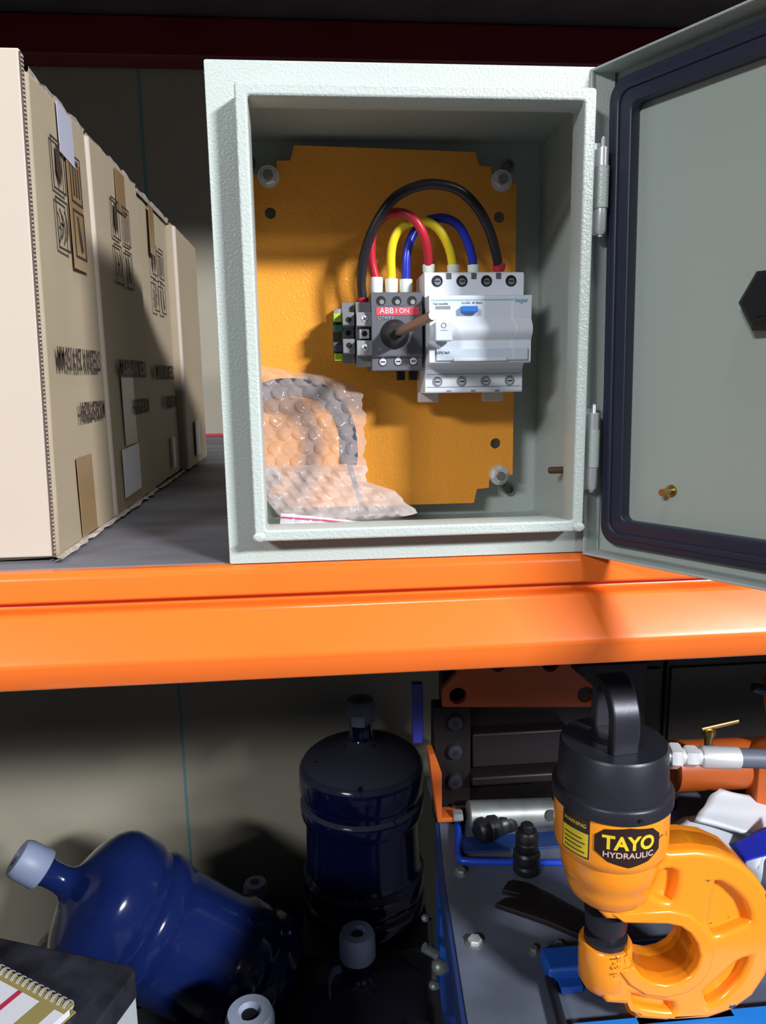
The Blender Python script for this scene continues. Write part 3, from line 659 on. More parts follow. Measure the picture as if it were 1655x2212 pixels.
# zip bag in front of the wrap
zt_ = thing('zip_bag', 'flat clear zip bag with a red line under the bubble wrap', 'bag', (.05, .02, .0025)); ZO = Vector(zt_.location)
c4 = [at(603, 1152, y=.003), at(800, 1152, y=.003), at(795, 1128, y=.012), at(607, 1108, y=.012)]
for p in c4: p.z = max(p.z, .0022)
bm = bmesh.new(); N = 24; rows = []
for i in range(7):
    f = i/6; row = []
    for j in range(N+1):
        s = j/N; a = c4[0].lerp(c4[1], s); b = c4[3].lerp(c4[2], s); p = a.lerp(b, f); p.y -= .0012*math.sin(j*1.3)*f; row.append(bm.verts.new(p-ZO))
    rows.append(row)
for a, b in zip(rows, rows[1:]):
    for j in range(N): bm.faces.new((a[j], a[j+1], b[j+1], b[j]))
obj('bag_film', bm, zip_m, zt_)
a, b = at(607, 1117, y=.0085), at(795, 1134, y=.0085)
obj('zip_line', tube(bmesh.new(), [a-ZO, a.lerp(b, .5)-ZO+Vector((0, 0, .0006)), b-ZO], .0005, 6), mat('red_zip', (.75, .05, .16), .5), zt_)

# ================================================================== LOWER LEVEL: BENCH WITH MACHINE PARTS
TZ = -.54
bn = thing('work_bench', 'blue-edged steel bench with a blue-grey plate top under the shelf', 'bench', (.6, .35, FL))
def bb(name, x0, x1, y0, y1, z0, z1, m, parent=bn, **k): return obj(name, boxbm(x0-.6, x1-.6, y0-.35, y1-.35, z0-FL, z1-FL), m, parent, **k)
# top outline follows its slightly skewed left edge
pl = [at(1016, 2240, z=TZ), at(1008, 2200, z=TZ), at(962, 1905, z=TZ), at(948, 1770, z=TZ)]
ol = [(1.25, .04), (1.25, .66), (pl[3].x, .66)]+[(p.x, p.y) for p in pl[::-1]]+[(pl[0].x, .04)]
me = shape_mesh([ol], .012, .001, Matrix.Identity(4)); me.transform(Matrix.Translation((-.6, -.35, TZ-.006-FL)))
o = bpy.data.objects.new('top_plate', me); C.objects.link(o); finish(o, 'top_plate', tabm, bn)
er = [(p.x, p.y) for p in pl]; er = er+[(x-.006, y) for x, y in er[::-1]]
me = shape_mesh([er], .045, .001, Matrix.Identity(4)); me.transform(Matrix.Translation((-.6, -.35, TZ-.024-FL)))
o = bpy.data.objects.new('edge_rail', me); C.objects.link(o); finish(o, 'edge_rail', mat('dark_blue_edge', (.02, .04, .14), .4), bn)
bb('frame_apron', .22, 1.24, .05, .08, TZ-.07, TZ-.0125, blue_p, bevel=.002)
for x in (.235, 1.2):
    for y in (.07, .6): bb('leg', x, x+.04, y, y+.04, FL, TZ-.0125, blue_p, bevel=.002)
for u, v, r in ((1026, 2036, .0085), (996, 1886, .007), (1153, 2056, .005), (1207, 2047, .006)):
    p = at(u, v, z=TZ); q = Vector((p.x-.6, p.y-.35, TZ-FL))
    o = obj('bolt_head', hexnut(bmesh.new(), q, r, .006, (0, 0, 1)), zinc if r > .008 else dull, bn); obj('washer', lathe(bmesh.new(), [(r*1.35, 0), (r*1.35, .001)], q, (0, 0, 1), 20), dull, o)
# blue bars across the bench
a = at(1185, 2130, z=TZ)
o = thing('blue_cross_bar', 'blue bar lying on the bench behind the orange punch', 'bar', (.56, .235, TZ))
obj('bar', boxbm(a.x-.56, .30, -.018, .016, 0, .020), blue_p, o, bevel=.003); obj('bar_foot', boxbm(a.x-.56+.01, a.x-.56+.035, -.030, .03, 0, .008), blue_p, o, bevel=.001)
a = at(1232, 2204, z=TZ+.012)
o = thing('blue_front_bar', 'bright blue bar at the bottom edge in front of the orange punch', 'bar', (.56, a.y-.012, TZ))
obj('bar', boxbm(a.x-.56, .45, -.018, .010, 0, .012), mat('bright_blue_paint', (.02, .22, .75), .35), o, bevel=.002)
for xx in (-.19, -.03): obj('bar_rivet', lathe(bmesh.new(), [(.003, 0), (.002, .0015)], (xx, -.004, .012), (0, 0, 1), 12), black, o)
# bent blue rod
a, b, c = at(990, 1722, z=TZ+.006), at(990, 1860, z=TZ+.006), at(1240, 1864, z=TZ+.006)
pts = [a, a.lerp(b, .5), b+(a-b)*.12, b+(a-b)*.03+(c-b)*.02, b+(c-b)*.10, b.lerp(c, .5), c]
o = obj('blue_bent_rod', tube(bmesh.new(), [p for p in smooth_path(pts, 5)], .0046, 12), mat('rod_blue_paint', (.012, .06, .55), .35)); tag(o, 'thin blue rod bent in an L, left of the orange punch', 'rod')
a, b = at(1000, 1846, z=TZ), at(1290, 1820, z=TZ)
o = obj('blue_flat_strip', boxbm(a.x, b.x, a.y+.0, a.y+.035, TZ, TZ+.003), mat('dim_blue_paint', (.01, .035, .14), .45), bevel=.0005); tag(o, 'dull dark blue flat strip behind the bent blue rod', 'strip')
# couplers
def coupler(p, axis, label, s=1):
    t = thing('hydraulic_coupler', label, 'coupler', p, group='black hydraulic couplers on the bench')
    d = Vector(axis).normalized()
    obj('body', lathe(bmesh.new(), [(.017*s, 0), (.0215*s, .004), (.0220*s, .012), (.0195*s, .0145), (.0195*s, .017), (.0220*s, .0195), (.0220*s, .030), (.0185*s, .034)], (0, 0, 0), d, 32), black, t, bevel=.0006)
    obj('collar', lathe(bmesh.new(), [(.0165*s, .034), (.0185*s, .037), (.0185*s, .046), (.016*s, .048), (.0185*s, .050), (.0185*s, .058), (.0150*s, .063)], (0, 0, 0), d, 32), black, t, bevel=.0006)
    obj('nipple', lathe(bmesh.new(), [(.0105*s, .063), (.0105*s, .070), (.0085*s, .0715)], (0, 0, 0), d, 24), black, t)
p = at(1137, 1884, z=TZ); coupler((p.x, p.y, TZ), (0, 0, 1), 'black ribbed hydraulic coupler standing upright on the bench', .82)
p = at(1030, 1822, z=TZ); coupler((p.x, p.y, TZ+.0186), (.93, .35, 0), 'black ribbed hydraulic coupler lying in front of the galvanised roller', .82)
# flat dark spanner
W_ = [(1268, 2038), (1180, 2000), (1098, 1972), (1070, 1962), (1090, 1950), (1118, 1952), (1122, 1940), (1085, 1932), (1098, 1912), (1130, 1918), (1180, 1942), (1275, 1995)]
pp = [at(u, v, z=TZ) for u, v in W_]
me = shape_mesh([[(p.x, p.y) for p in pp]], .007, .001, Matrix.Identity(4)); me.transform(Matrix.Translation((0, 0, TZ+.0036)))
o = bpy.data.objects.new('flat_spanner', me); C.objects.link(o); finish(o, 'flat_spanner', mach_d); tag(o, 'flat dark open-ended spanner lying beside the orange punch', 'spanner')
a, b = at(1187, 2112, z=TZ+.006), at(1222, 2240, z=TZ+.006)
o = obj('black_rod', tube(bmesh.new(), [a, b], .0052, 12), blackm); tag(o, 'slim black rod lying on the bench left of the orange punch', 'rod')

# ------------------------------------------------------------------ hydraulic busbar machine at the back of the bench
mc = thing('bending_machine', 'orange and dark steel bending machine at the back of the bench, under the shelf', 'machine', (.35, .535, TZ)); MO = Vector(mc.location)
YM = .535
def mp_(u, v, y=YM): p = at(u, v, y=y); return (p.x-MO.x, p.z-MO.z)
outp = [mp_(955, 1524), mp_(953, 1487), mp_(985, 1452), (mp_(985, 1452)[0], .245), (mp_(1230, 1440)[0], .245), mp_(1232, 1440), mp_(1278, 1478), mp_(1278, 1524)]
hs = [circ(*mp_(988, 1500), .0125, 20), circ(*mp_(1262, 1497), .0135, 20), circ(*mp_(1075, 1432), .0125, 20), circ(*mp_(1187, 1430), .0125, 20)]
shape('holed_plate', [outp]+hs, .012, mach_o, mc, .001, off=(0, 0, 0), label='orange plate with round holes')
def mb(name, u0, u1, v0, v1, y0, y1, m, **k):
    a = mp_(u0, v1, y0+MO.y); b = mp_(u1, v0, y0+MO.y); return obj(name, boxbm(a[0], b[0], y0, y1, a[1], b[1]), m, mc, **k)
mb('dark_backing', 955, 1400, 1430, 1700, .03, .06, mach_d, bevel=.002)
cl = mb('bolted_column', 938, 1018, 1526, 1706, -.004, .028, mach_d, bevel=.002)
for v in (1556, 1618, 1682):
    x, z = mp_(981, v); lathe_p = [(.0125, 0), (.0125, .003), (.0105, .008), (.006, .0095)]
    o = obj('dome_bolt', lathe(bmesh.new(), lathe_p, (x, -.004, z), (0, -1, 0), 24), blackm, cl); obj('hex_socket', lathe(bmesh.new(), [(.004, 0), (.004, .0005)], (x, -.0135, z), (0, -1, 0), 6), black, o)
mb('cross_bar', 1020, 1230, 1575, 1660, .0, .028, mach_d, bevel=.003)
mb('cross_bar', 1020, 1230, 1668, 1700, -.02, .02, mach_d, bevel=.003)
# orange L bracket
x, z = mp_(938, 1748); x2, z2 = mp_(925, 1605); x3, _ = mp_(992, 1748)
Lb = [(x, z), (x3, z), (x3, z+.006), (x+.006, z+.006), (x+.006, z2-.03), (x2+.004, z2), (x2-.004, z2)]
shape('angle_bracket', [Lb], .03, mach_o, mc, .0008, off=(0, -.02, 0), label='orange angle bracket')
# rod and roller
rx0, rz0 = mp_(1002, 1736); rx1, _ = mp_(1195, 1738)
ro = obj('roller', lathe(bmesh.new(), [(.018, 0), (.0205, .002), (.0205, rx1-rx0-.012), (.016, rx1-rx0-.010), (.016, rx1-rx0)], (rx0, -.03, rz0), (1, 0, -.03), 32), dull, mc, 'galvanised roller')
obj('roller_nut', hexnut(bmesh.new(), (rx0-.022, -.03, rz0), .009, .014, (1, 0, 0)), dull, ro)
obj('roller_hole', lathe(bmesh.new(), [(.008, 0), (.008, .001)], (mp_(1168, 1735)[0], -.0515, mp_(1168, 1735)[1]+.012), (0, -1, .4), 20), black, ro)
obj('support_foot', boxbm(-.11, .24, -.01, .05, 0, .03), mach_d, mc, bevel=.002)
obj('support_foot', boxbm(mp_(940, 1700)[0], mp_(1015, 1700)[0], .0, .03, 0, .06), mach_d, mc)
# blue upright on the left
bl = obj('blue_upright', boxbm(mp_(895, 1510)[0], mp_(918, 1510)[0], .02, .032, mp_(905, 1620)[1], mp_(905, 1490)[1]), mat('violet_blue_paint', (.03, .035, .28), .45), mc, bevel=.001)
# second machine to the right: orange barrel and bracket
m2 = thing('orange_press', 'orange press with a lying barrel, half outside the photo on the right', 'machine', (.72, .535, TZ)); M2 = Vector(m2.location)
def q2(u, v, y=YM): p = at(u, v, y=y); return p-M2
c = q2(1440, 1655); 
obj('barrel', lathe(bmesh.new(), [(.030, 0), (.038, .006), (.038, .17), (.043, .172), (.043, .21)], (c.x, 0, c.z), (1, 0, -.02), 32), mach_o, m2, 'orange lying barrel')
c1 = q2(1598, 1700)
br = [(c1.x, 0), (c1.x+.20, 0), (c1.x+.20, .26), (c1.x+.035, .235), (c1.x+.01, .205), (c1.x+.03, .12), (c1.x+.0, .10)]
shape('side_bracket', [br], .03, mach_o, m2, .002, off=(0, -.03, 0), label='orange side bracket')
obj('shadow_plate', boxbm(c1.x+.04, c1.x+.12, -.05, -.044, .08, .20), mach_d, m2, bevel=.002)  # dark sheet added in place of shade on the bracket
k = q2(1614, 1475, .50); 
obj('clamp_screw', lathe(bmesh.new(), [(.006, 0), (.008, .01), (.008, .06), (.012, .062), (.012, .09)], (k.x, -.05, k.z), (.85, 0, -.25), 20), blackm, m2)
obj('barrel_stand', boxbm(-.06, .0, -.02, .02, 0, .02), mach_d, m2)
bc = q2(1530, 1615, .49)
bf = obj('brass_tee', lathe(bmesh.new(), [(.006, 0), (.006, .018), (.009, .02), (.009, .028), (.005, .03)], (bc.x, bc.y, bc.z), (0, 0, 1), 12), brass, m2)
obj('tee_arm', lathe(bmesh.new(), [(.004, 0), (.004, .055)], (bc.x-.012, bc.y, bc.z+.030), (1, 0, .18), 12), brass, bf)
# dark uprights far behind
for u0, u1, lab in ((1290, 1432, 'dark steel cabinet behind the orange punch, left of the seam'), (1436, 1800, 'dark steel cabinet behind the orange punch, right of the seam')):
    a = at(u0, 1600, y=.9); b = at(u1, 1600, y=.9)
    t = thing('dark_locker', lab, 'locker', ((a.x+b.x)/2, .95, FL), group='dark lockers behind the bench')
    w2 = (b.x-a.x)/2
    obj('case', boxbm(-w2, w2, -.04, .12, 0, .92), mach_d, t, bevel=.003); obj('front_panel', boxbm(-w2+.008, w2-.008, -.046, -.0405, .02, .90), mat('locker_brown', (.022, .016, .016), .5) if 'locker_brown' not in MATS else MATS['locker_brown'], t, bevel=.002)

# ------------------------------------------------------------------ white sheet with blue tape, right of the punch
sh_ = thing('folded_plastic_sheet', 'folded white plastic sheet with a blue band, behind the orange punch', 'sheet', (.52, .40, TZ)); SHO = Vector(sh_.location)
def sheetpiece(name, corners, m, th, n=12, amp=.003, parent=None):
    cs = [at(u, v, y=y)-SHO for u, v, y in corners]
    for c in cs: c.z = max(c.z, .002)
    bm = bmesh.new(); rows = []
    for i in range(n+1):
        f = i/n; row = []
        for j in range(n+1):
            s = j/n; p = cs[0].lerp(cs[1], s).lerp(cs[3].lerp(cs[2], s), f)
            p.y += amp*math.sin(7*s+4*f)+amp*.6*math.sin(11*f-5*s); row.append(bm.verts.new(p))
        rows.append(row)
    for a, b in zip(rows, rows[1:]):
        for j in range(n): bm.faces.new((a[j], a[j+1], b[j+1], b[j]))
    o = obj(name, bm, m, parent or sh_); s_ = o.modifiers.new('s', 'SOLIDIFY'); s_.thickness = th; s_.offset = 1; return o
sheetpiece('fold', [(1500, 1775, .44), (1700, 1880, .42), (1700, 1790, .50), (1547, 1703, .50)], cloth, .006)
sheetpiece('fold', [(1452, 1800, .42), (1640, 1890, .36), (1600, 1800, .46), (1500, 1762, .47)], cloth, .005)
sheetpiece('fold', [(1430, 1810, .45), (1530, 1830, .40), (1520, 1770, .47), (1440, 1778, .47)], cloth, .004)
sheetpiece('fold', [(1600, 1905, .34), (1640, 1915, .34), (1660, 1830, .40), (1620, 1830, .40)], cloth, .004)
sheetpiece('blue_band', [(1607, 1862, .37), (1720, 1828, .37), (1720, 1760, .42), (1576, 1822, .41)], blue_t, .001, amp=.001)

# ------------------------------------------------------------------ hydraulic punch
PC = Vector((.3345, .17, 0)); PYF = .135
pu = thing('hydraulic_punch', 'large glossy orange hydraulic punch with a C-shaped frame and black cylinder', 'punch', (PC.x, PC.y, TZ)); PO = Vector(pu.location)
def g2_(u, v, y=PYF): p = at(u, v, y=y); return (p.x-PO.x, p.z-PO.z)
PYF = .146
def g2_(u, v, y=PYF): p = at(u, v, y=y); return (p.x-PO.x, p.z-PO.z)
outer = [(1290, 1880), (1288, 1900), (1290, 1940), (1295, 1972), (1310, 1988), (1345, 1990), (1440, 1992), (1468, 1998), (1488, 2012), (1503, 2034), (1509, 2060), (1503, 2084), (1488, 2104), (1465, 2117), (1436, 2123), (1405, 2117), (1382, 2102), (1367, 2082), (1360, 2062), (1358, 2052), (1345, 2072), (1310, 2074), (1300, 2080), (1298, 2100), (1298, 2130), (1302, 2158), (1310, 2169), (1352, 2172), (1368, 2190), (1380, 2203), (1440, 2207), (1530, 2202), (1585, 2183), (1628, 2152), (1657, 2108), (1674, 2052), (1676, 1985), (1660, 1930), (1634, 1893), (1600, 1864), (1556, 1845), (1505, 1838), (1450, 1842), (1430, 1836), (1320, 1836), (1292, 1850)]
op = [g2_(*p) for p in outer]
def offs(pts, d=0): return [g2_(*p) for p in pts]
pk = [[(1408, 1905), (1440, 1880), (1462, 1884), (1461, 1915), (1452, 1948), (1430, 1946), (1408, 1930)],
      [(1548, 1906), (1580, 1920), (1608, 1948), (1623, 1990), (1590, 2006), (1545, 2022), (1530, 1985)],
      [(1618, 2070), (1600, 2112), (1565, 2150), (1530, 2170), (1524, 2140), (1560, 2110), (1590, 2082)],
      [(1367, 2150), (1400, 2160), (1452, 2168), (1450, 2186), (1400, 2180), (1372, 2172)]]
def dens(pts, n=3):
    P = [Vector((a, b, 0)) for a, b in pts]; out = []; k = len(P)
    for i in range(k):
        a, b, c, d = P[i-1], P[i], P[(i+1) % k], P[(i+2) % k]
        for j in range(n):
            t = j/n; q = .5*((2*b)+(c-a)*t*.8+(2*a-5*b+4*c-d)*t*t*.8+(3*b-a-3*c+d)*t**3*.8); q = b.lerp(c, t)*.35+q*.65; out.append((q.x, q.y))
    return out
web = shape_mesh([op], .026, .002); full = shape_mesh([op]+[dens(offs(p), 3) for p in pk], .050, .006, bres=3)
bm = bmesh.new(); bm.from_mesh(web); bm.from_mesh(full)
# raised ring round the throat
thr = [(1345, 1990), (1440, 1992), (1468, 1998), (1488, 2012), (1503, 2034), (1509, 2060), (1503, 2084), (1488, 2104), (1465, 2117), (1436, 2123), (1405, 2117), (1382, 2102), (1367, 2082)]
cc = Vector(g2_(1432, 2056)).to_2d() if False else Vector((*g2_(1432, 2056), 0))
inn = [Vector((*g2_(*p), 0)) for p in thr]
outr = [p+(p-cc).normalized()*.0155 for p in inn]
me = shape_mesh([[(p.x, p.y) for p in inn]+[(p.x, p.y) for p in outr[::-1]]], .056, .003); bm.from_mesh(me)
# round front jaw and base block, ring shoulders of the collar
zj0, zj1 = g2_(1300, 2074, .142)[1], g2_(1300, 2172, .142)[1]
lathe(bm, [(.0, zj1), (.022, zj1+.002), (.0262, zj1+.010), (.0265, zj0-.003), (.0245, zj0), (0, zj0)], (0, 0, 0), (0, 0, 1), 40, cap=False)
zc = lambda v: g2_(1330, v, PC.y)[1]
zt0 = g2_(1330, 1761, .118)[1]
H_ = -PO.z
lathe(bm, [(.0, zt0-.120), (.030, zt0-.118), (.0385, zt0-.110), (.0425, zt0-.098), (.0430, zt0-.090), (.0460, zt0-.086), (.0475, zt0-.074), (.0480, zt0-.064), (.0530, zt0-.059), (.0545, zt0-.052), (.0545, zt0-.006), (.0525, zt0), (0, zt0)], (0, 0, 0), (0, 0, 1), 64, cap=False)
bx(bm, .03, .13, -.022, .022, 0, .012)
obj('frame', bm, punch_o, pu, nocalc=True)
# dark cylinder
zf = zt0
cy = obj('cylinder', lathe(bmesh.new(), [(.0555, zf-.011), (.0572, zf-.009), (.0572, zf+.002), (.0560, zf+.004), (.0530, zf+.0055), (.0520, zf+.012), (.0508, zf+.044), (.0490, zf+.0465), (.010, zf+.048), (0, zf+.048)], (0, 0, 0), (0, 0, 1), 64, cap=False), blackm, pu, 'black steel cylinder')
obj('set_screw', lathe(bmesh.new(), [(.0018, 0), (.0018, .001)], (.004, -.059, zf-.003), (0, -1, 0), 12), black, cy)
zh = zf+.048
# lifting eye: a flat strap bent over, seen from one end
hp_ = [(-.002, -.026, zh-.002), (-.002, -.0275, zh+.024), (-.002, -.024, zh+.040), (-.002, -.012, zh+.053), (-.001, .006, zh+.057), (.001, .022, zh+.048), (.002, .028, zh+.028), (.002, .028, zh-.002)]
obj('lifting_eye', tube(bmesh.new(), smooth_path(hp_, 5), .0058, up=(1, .12, 0), rz=.0135), blackm, pu, 'thick dark lifting strap', bevel=.002)
obj('eye_foot', lathe(bmesh.new(), [(.018, 0), (.018, .003), (.015, .004)], (-.002, .004, zh-.0015), (0, 0, 1), 32), blackm, pu)
# punch pin and die
zp = g2_(1300, 1984, PC.y)[1]; zd = zj0
pn = obj('punch_pin', lathe(bmesh.new(), [(.0150, zd+.006), (.0155, zd+.008), (.0155, zd+.012), (.0195, zd+.014), (.0205, zp-.006), (.0220, zp+.012)], (0, 0, 0), (0, 0, 1), 32), blackm, pu)
obj('die', lathe(bmesh.new(), [(.0215, 0), (.0215, .006), (.016, .007)], (0, 0, zd), (0, 0, 1), 32), blackm, pn)
# labels wrapped on the collar
RL = .0548
def wrapmesh(me, th, zc_, R=RL, e=0):
    for v in me.vertices:
        a = th+v.co.x/R; r = R+v.co.z+e; z = zc_+v.co.y
        v.co = Vector((r*math.sin(a), -r*math.cos(a), z))
def subd(me, cuts=8):
    bm = bmesh.new(); bm.from_mesh(me); bmesh.ops.triangulate(bm, faces=bm.faces)
    for _ in range(3):
        ed = [e for e in bm.edges if e.calc_length() > .005]
        if ed: bmesh.ops.subdivide_edges(bm, edges=ed, cuts=1)
        bmesh.ops.triangulate(bm, faces=[f for f in bm.faces if len(f.verts) > 3])
    bm.to_mesh(me); bm.free(); return me
IDM = Matrix.Identity(4)
def wlabel(name, loops, th, zc_, m, parent, e=.0002, t=.0003):
    me = subd(shape_mesh(loops, t, 0, IDM)); wrapmesh(me, th, zc_, e=e); o = bpy.data.objects.new(name, me); C.objects.link(o); return finish(o, name, m, parent, smooth=False)
def wtext(s, size, th, zc_, m, parent, ox=0, oz=0, sx=1, bold=0, spacing=1):
    me = text_mesh(s, size, .00015, IDM, sx, bold, spacing); me.transform(Matrix.Translation((ox, oz, 0))); wrapmesh(me, th, zc_, e=.0006); o = bpy.data.objects.new('lettering', me); C.objects.link(o); return finish(o, 'lettering', m, parent, smooth=False)
pL = at(1358, 1828, y=PC.y-RL*.95); th = math.asin(min(.9, max(-.9, (pL.x-PC.x)/RL))); zL = pL.z-PO.z
hw, hh = .0315, .0195
oct_ = [(-hw, hh*.45), (-hw*.72, hh*.85), (0, hh), (hw*.72, hh*.85), (hw, hh*.45), (hw, -hh*.35), (hw*.6, -hh*.8), (0, -hh*1.05), (-hw*.6, -hh*.8), (-hw, -hh*.35)]
lb = wlabel('badge', [oct_], th, zL, lblack, pu)
lb['label'] = 'black badge with yellow lettering'
wtext('TAYO', .0185, th, zL, lyel, lb, 0, .0035, .98, .0006)
wtext('HYDRAULIC', .0078, th, zL, lpink, lb, 0, -.0082, 1.12, .0001)
th2 = -1.02; z2_ = zt0-.030
l2 = wlabel('warning_label', [rect(-.015, .016, -.021, .021)], th2, z2_, lblack, pu)
wlabel('yellow_field', [rect(-.0138, .0148, -.0195, .004)], th2, z2_, lyel, l2, .0005)
for k in range(4): wlabel('printed_line', [rect(-.011, .012-.003*(k % 2), -.0160+k*.0045, -.0150+k*.0045)], th2, z2_, lblack, l2, .0009, .0002)
wtext('WARNING', .0052, th2, z2_, lyel, l2, 0, .011)
text('cast_lettering', 'T-3 F', .011, Vector((0, -.0288, g2_(1322, 2105, .133)[1])), punch_o, pu, FRONT @ Matrix.Rotation(-PI/2, 4, 'Z'), .0004)
# fitting on the cylinder
fz = zf+.033
fa = Vector((.050*.93, -.012, fz)); fd = Vector((1, -.08, -.055)).normalized()
ft = obj('hose_fitting', lathe(bmesh.new(), [(.0085, -.004), (.0085, .003)], fa, fd, 24), zinc, pu, 'bright steel hose fitting')
obj('hex', hexnut(bmesh.new(), fa+fd*.003, .0125, .011, fd), zinc, ft); obj('hex', hexnut(bmesh.new(), fa+fd*.018, .0105, .012, fd), zinc, ft)
obj('neck', lathe(bmesh.new(), [(.008, .012), (.008, .036)], fa, fd, 20), zinc, ft)
obj('crimp_sleeve', lathe(bmesh.new(), [(.0095, .034), (.0105, .036), (.0105, .068), (.0100, .070)], fa, fd, 28), zinc, ft)
h0 = fa+fd*.069+PO
ho = thing('hydraulic_hose', 'grey hydraulic hose running right from the punch cylinder', 'hose', h0)
obj('sheath', tube(bmesh.new(), smooth_path([Vector((0, 0, 0)), fd*.03, fd*.07+Vector((0, .0, -.002)), fd*.16+Vector((0, .02, -.03)), fd*.24+Vector((0, .04, -.12)), fd*.26+Vector((0, .05, TZ+.0095-h0.z+.13*.055))], 6), .0092, 18), hosem, ho)

# ================================================================== WATER BOTTLES
BP = [(.0, .006), (.060, .004), (.108, 0), (.121, .006), (.1285, .018), (.1300, .035), (.1290, .046), (.1235, .053), (.1235, .060), (.1290, .067), (.1300, .078), (.1300, .094), (.1285, .102), (.1220, .110), (.1200, .125), (.1200, .215), (.1215, .232), (.1290, .240), (.1302, .248), (.1302, .258), (.1290, .266), (.1225, .273), (.1225, .282), (.1285, .289), (.1310, .296), (.1310, .328), (.1290, .338), (.1215, .350), (.1080, .361), (.088, .371), (.065, .379), (.045, .385), (.033, .390), (.0260, .397), (.0238, .408), (.0238, .425), (.0255, .432), (.0262, .470)]
def bottle(label, base, axis, bm_, cap_m, s=1, sr=None, collar=True, strap=False, sticker=False):
    t = thing('water_bottle', label, 'bottle', base, group='large blue water bottles under the shelf'); d = Vector(axis).normalized()
    bd = lathe(bmesh.new(), [(r*(sr or s), h*s) for r, h in BP], (0, 0, 0), d, 72, cap=False)
    bmesh.ops.recalc_face_normals(bd, faces=bd.faces)
    body = obj('body', bd, bm_, t)
    # moulded upright ribs in the waist
    e1, e2, _ = basis(d); rb_ = bmesh.new()
    for k in range(10):
        a = 2*PI*k/10; c = (e1*math.cos(a)+e2*math.sin(a)); c2 = d.cross(c)
        tube(rb_, [c*.1195*s+d*.150*s, c*.1222*s+d*.165*s, c*.1222*s+d*.220*s, c*.1195*s+d*.235*s], .0040*s, 8)
    rb_.free()
    cp = obj('cap', lathe(bmesh.new(), [(.0290*s, .436*s), (.0302*s, .438*s), (.0296*s, .472*s), (.0262*s, .481*s), (.0140*s, .482*s), (.0110*s, .476*s), (0, .475*s)], (0, 0, 0), d, 36, cap=False), cap_m, t, 'pale snap cap with a dimple')
    obj('cap_dimple', lathe(bmesh.new(), [(.0095*s, .4763*s), (.0095*s, .4768*s)], (0, 0, 0), d, 20), black, cp)
    if strap:
        q = [(-.030, -.005, .452), (-.044, -.008, .448), (-.052, -.014, .430), (-.048, -.024, .412), (-.040, -.030, .408)]
        obj('tear_strip', tube(bmesh.new(), smooth_path(q, 5), .0008, up=(0, .9, .4), rz=.006), cap_m, cp)
    if strap is None:
        o_ = obj('tear_strip', tube(bmesh.new(), [e1*.0285+e2*.004+d*.440, e1*.031+e2*.004+d*.425, e1*.030+e2*.006+d*.408], .0008, up=e2, rz=.006), cap_m, cp)
    if sticker:
        me = shape_mesh([rect(-.014, .014, -.011, .011)], .0004, 0, IDM); subd(me)
        for v in me.vertices:
            a = -.25+v.co.x/.0302; v.co = Vector((.0304*math.sin(a), -.0304*math.cos(a), .444+v.co.y))
        o_ = bpy.data.objects.new('paper_seal', me); C.objects.link(o_); finish(o_, 'paper_seal', mat('dim_paper_seal', (.50, .50, .62), .6), cp)
    return t
# upright one at the back, standing on a crate
BB = -1.012; cx_ = .130; cy_ = .965
bottle('tall navy water bottle standing upright against the back wall', (cx_, cy_, BB), (0, 0, 1), bottle_d, capm2, sticker=True)
ct = thing('storage_crate', 'dark crate under the tall upright water bottle', 'crate', (cx_, cy_, FL))
obj('shell', boxbm(-.128, .128, -.124, .150, 0, BB-FL-.03), crate_m, ct, bevel=.006)
obj('lid', boxbm(-.132, .132, -.128, .155, BB-FL-.03, BB-FL), crate_m, ct, bevel=.004)
# foreground one below
p = at(772, 2035, y=.70); bottle('dark dusty water bottle at the bottom centre, seen from above with a curled cap strip', (p.x, .70, FL), (0, 0, 1), bottle_d, capm, (p.z+.020-FL)/.48, strap=True)
# tilted one on the left
a = at(36, 1850, y=.73); b = at(578, 2128, y=.80); d = (a-b).normalized()
tb = bottle('bright blue water bottle lying tilted with its cap to the upper left', b, d, bottle_l, capm, strap=None, s=(a-b).length/.482, sr=.96)
# lower ones around it
p = at(552, 1917, y=1.0); s = (p.z+.012-FL)/.48; bottle('navy water bottle behind the tilted one, only its cap and shoulder showing', (p.x, 1.0, FL), (0, 0, 1), bottle_m, capm, s)
p = at(540, 2202, y=.48); s = (p.z+.012-FL)/.48; bottle('navy water bottle at the very bottom edge with a white cap', (p.x, .48, FL), (0, 0, 1), bottle_m, mat('white_cap', (.36, .41, .55), .45), s, .97)
p = at(150, 1990, y=.88); bottle('dark violet-blue water bottle in the gloom below the tilted bottle', (p.x+.03, .93, FL), (0, 0, 1), bottle_m, capm2, 1.0)
# support under the tilted bottle: another crate
ct = thing('storage_crate', 'dark crate in the gloom under the tilted water bottle', 'crate', (-.285, .68, FL))
obj('shell', boxbm(-.055, .055, -.09, .09, 0, .34), crate_m, ct, bevel=.006)

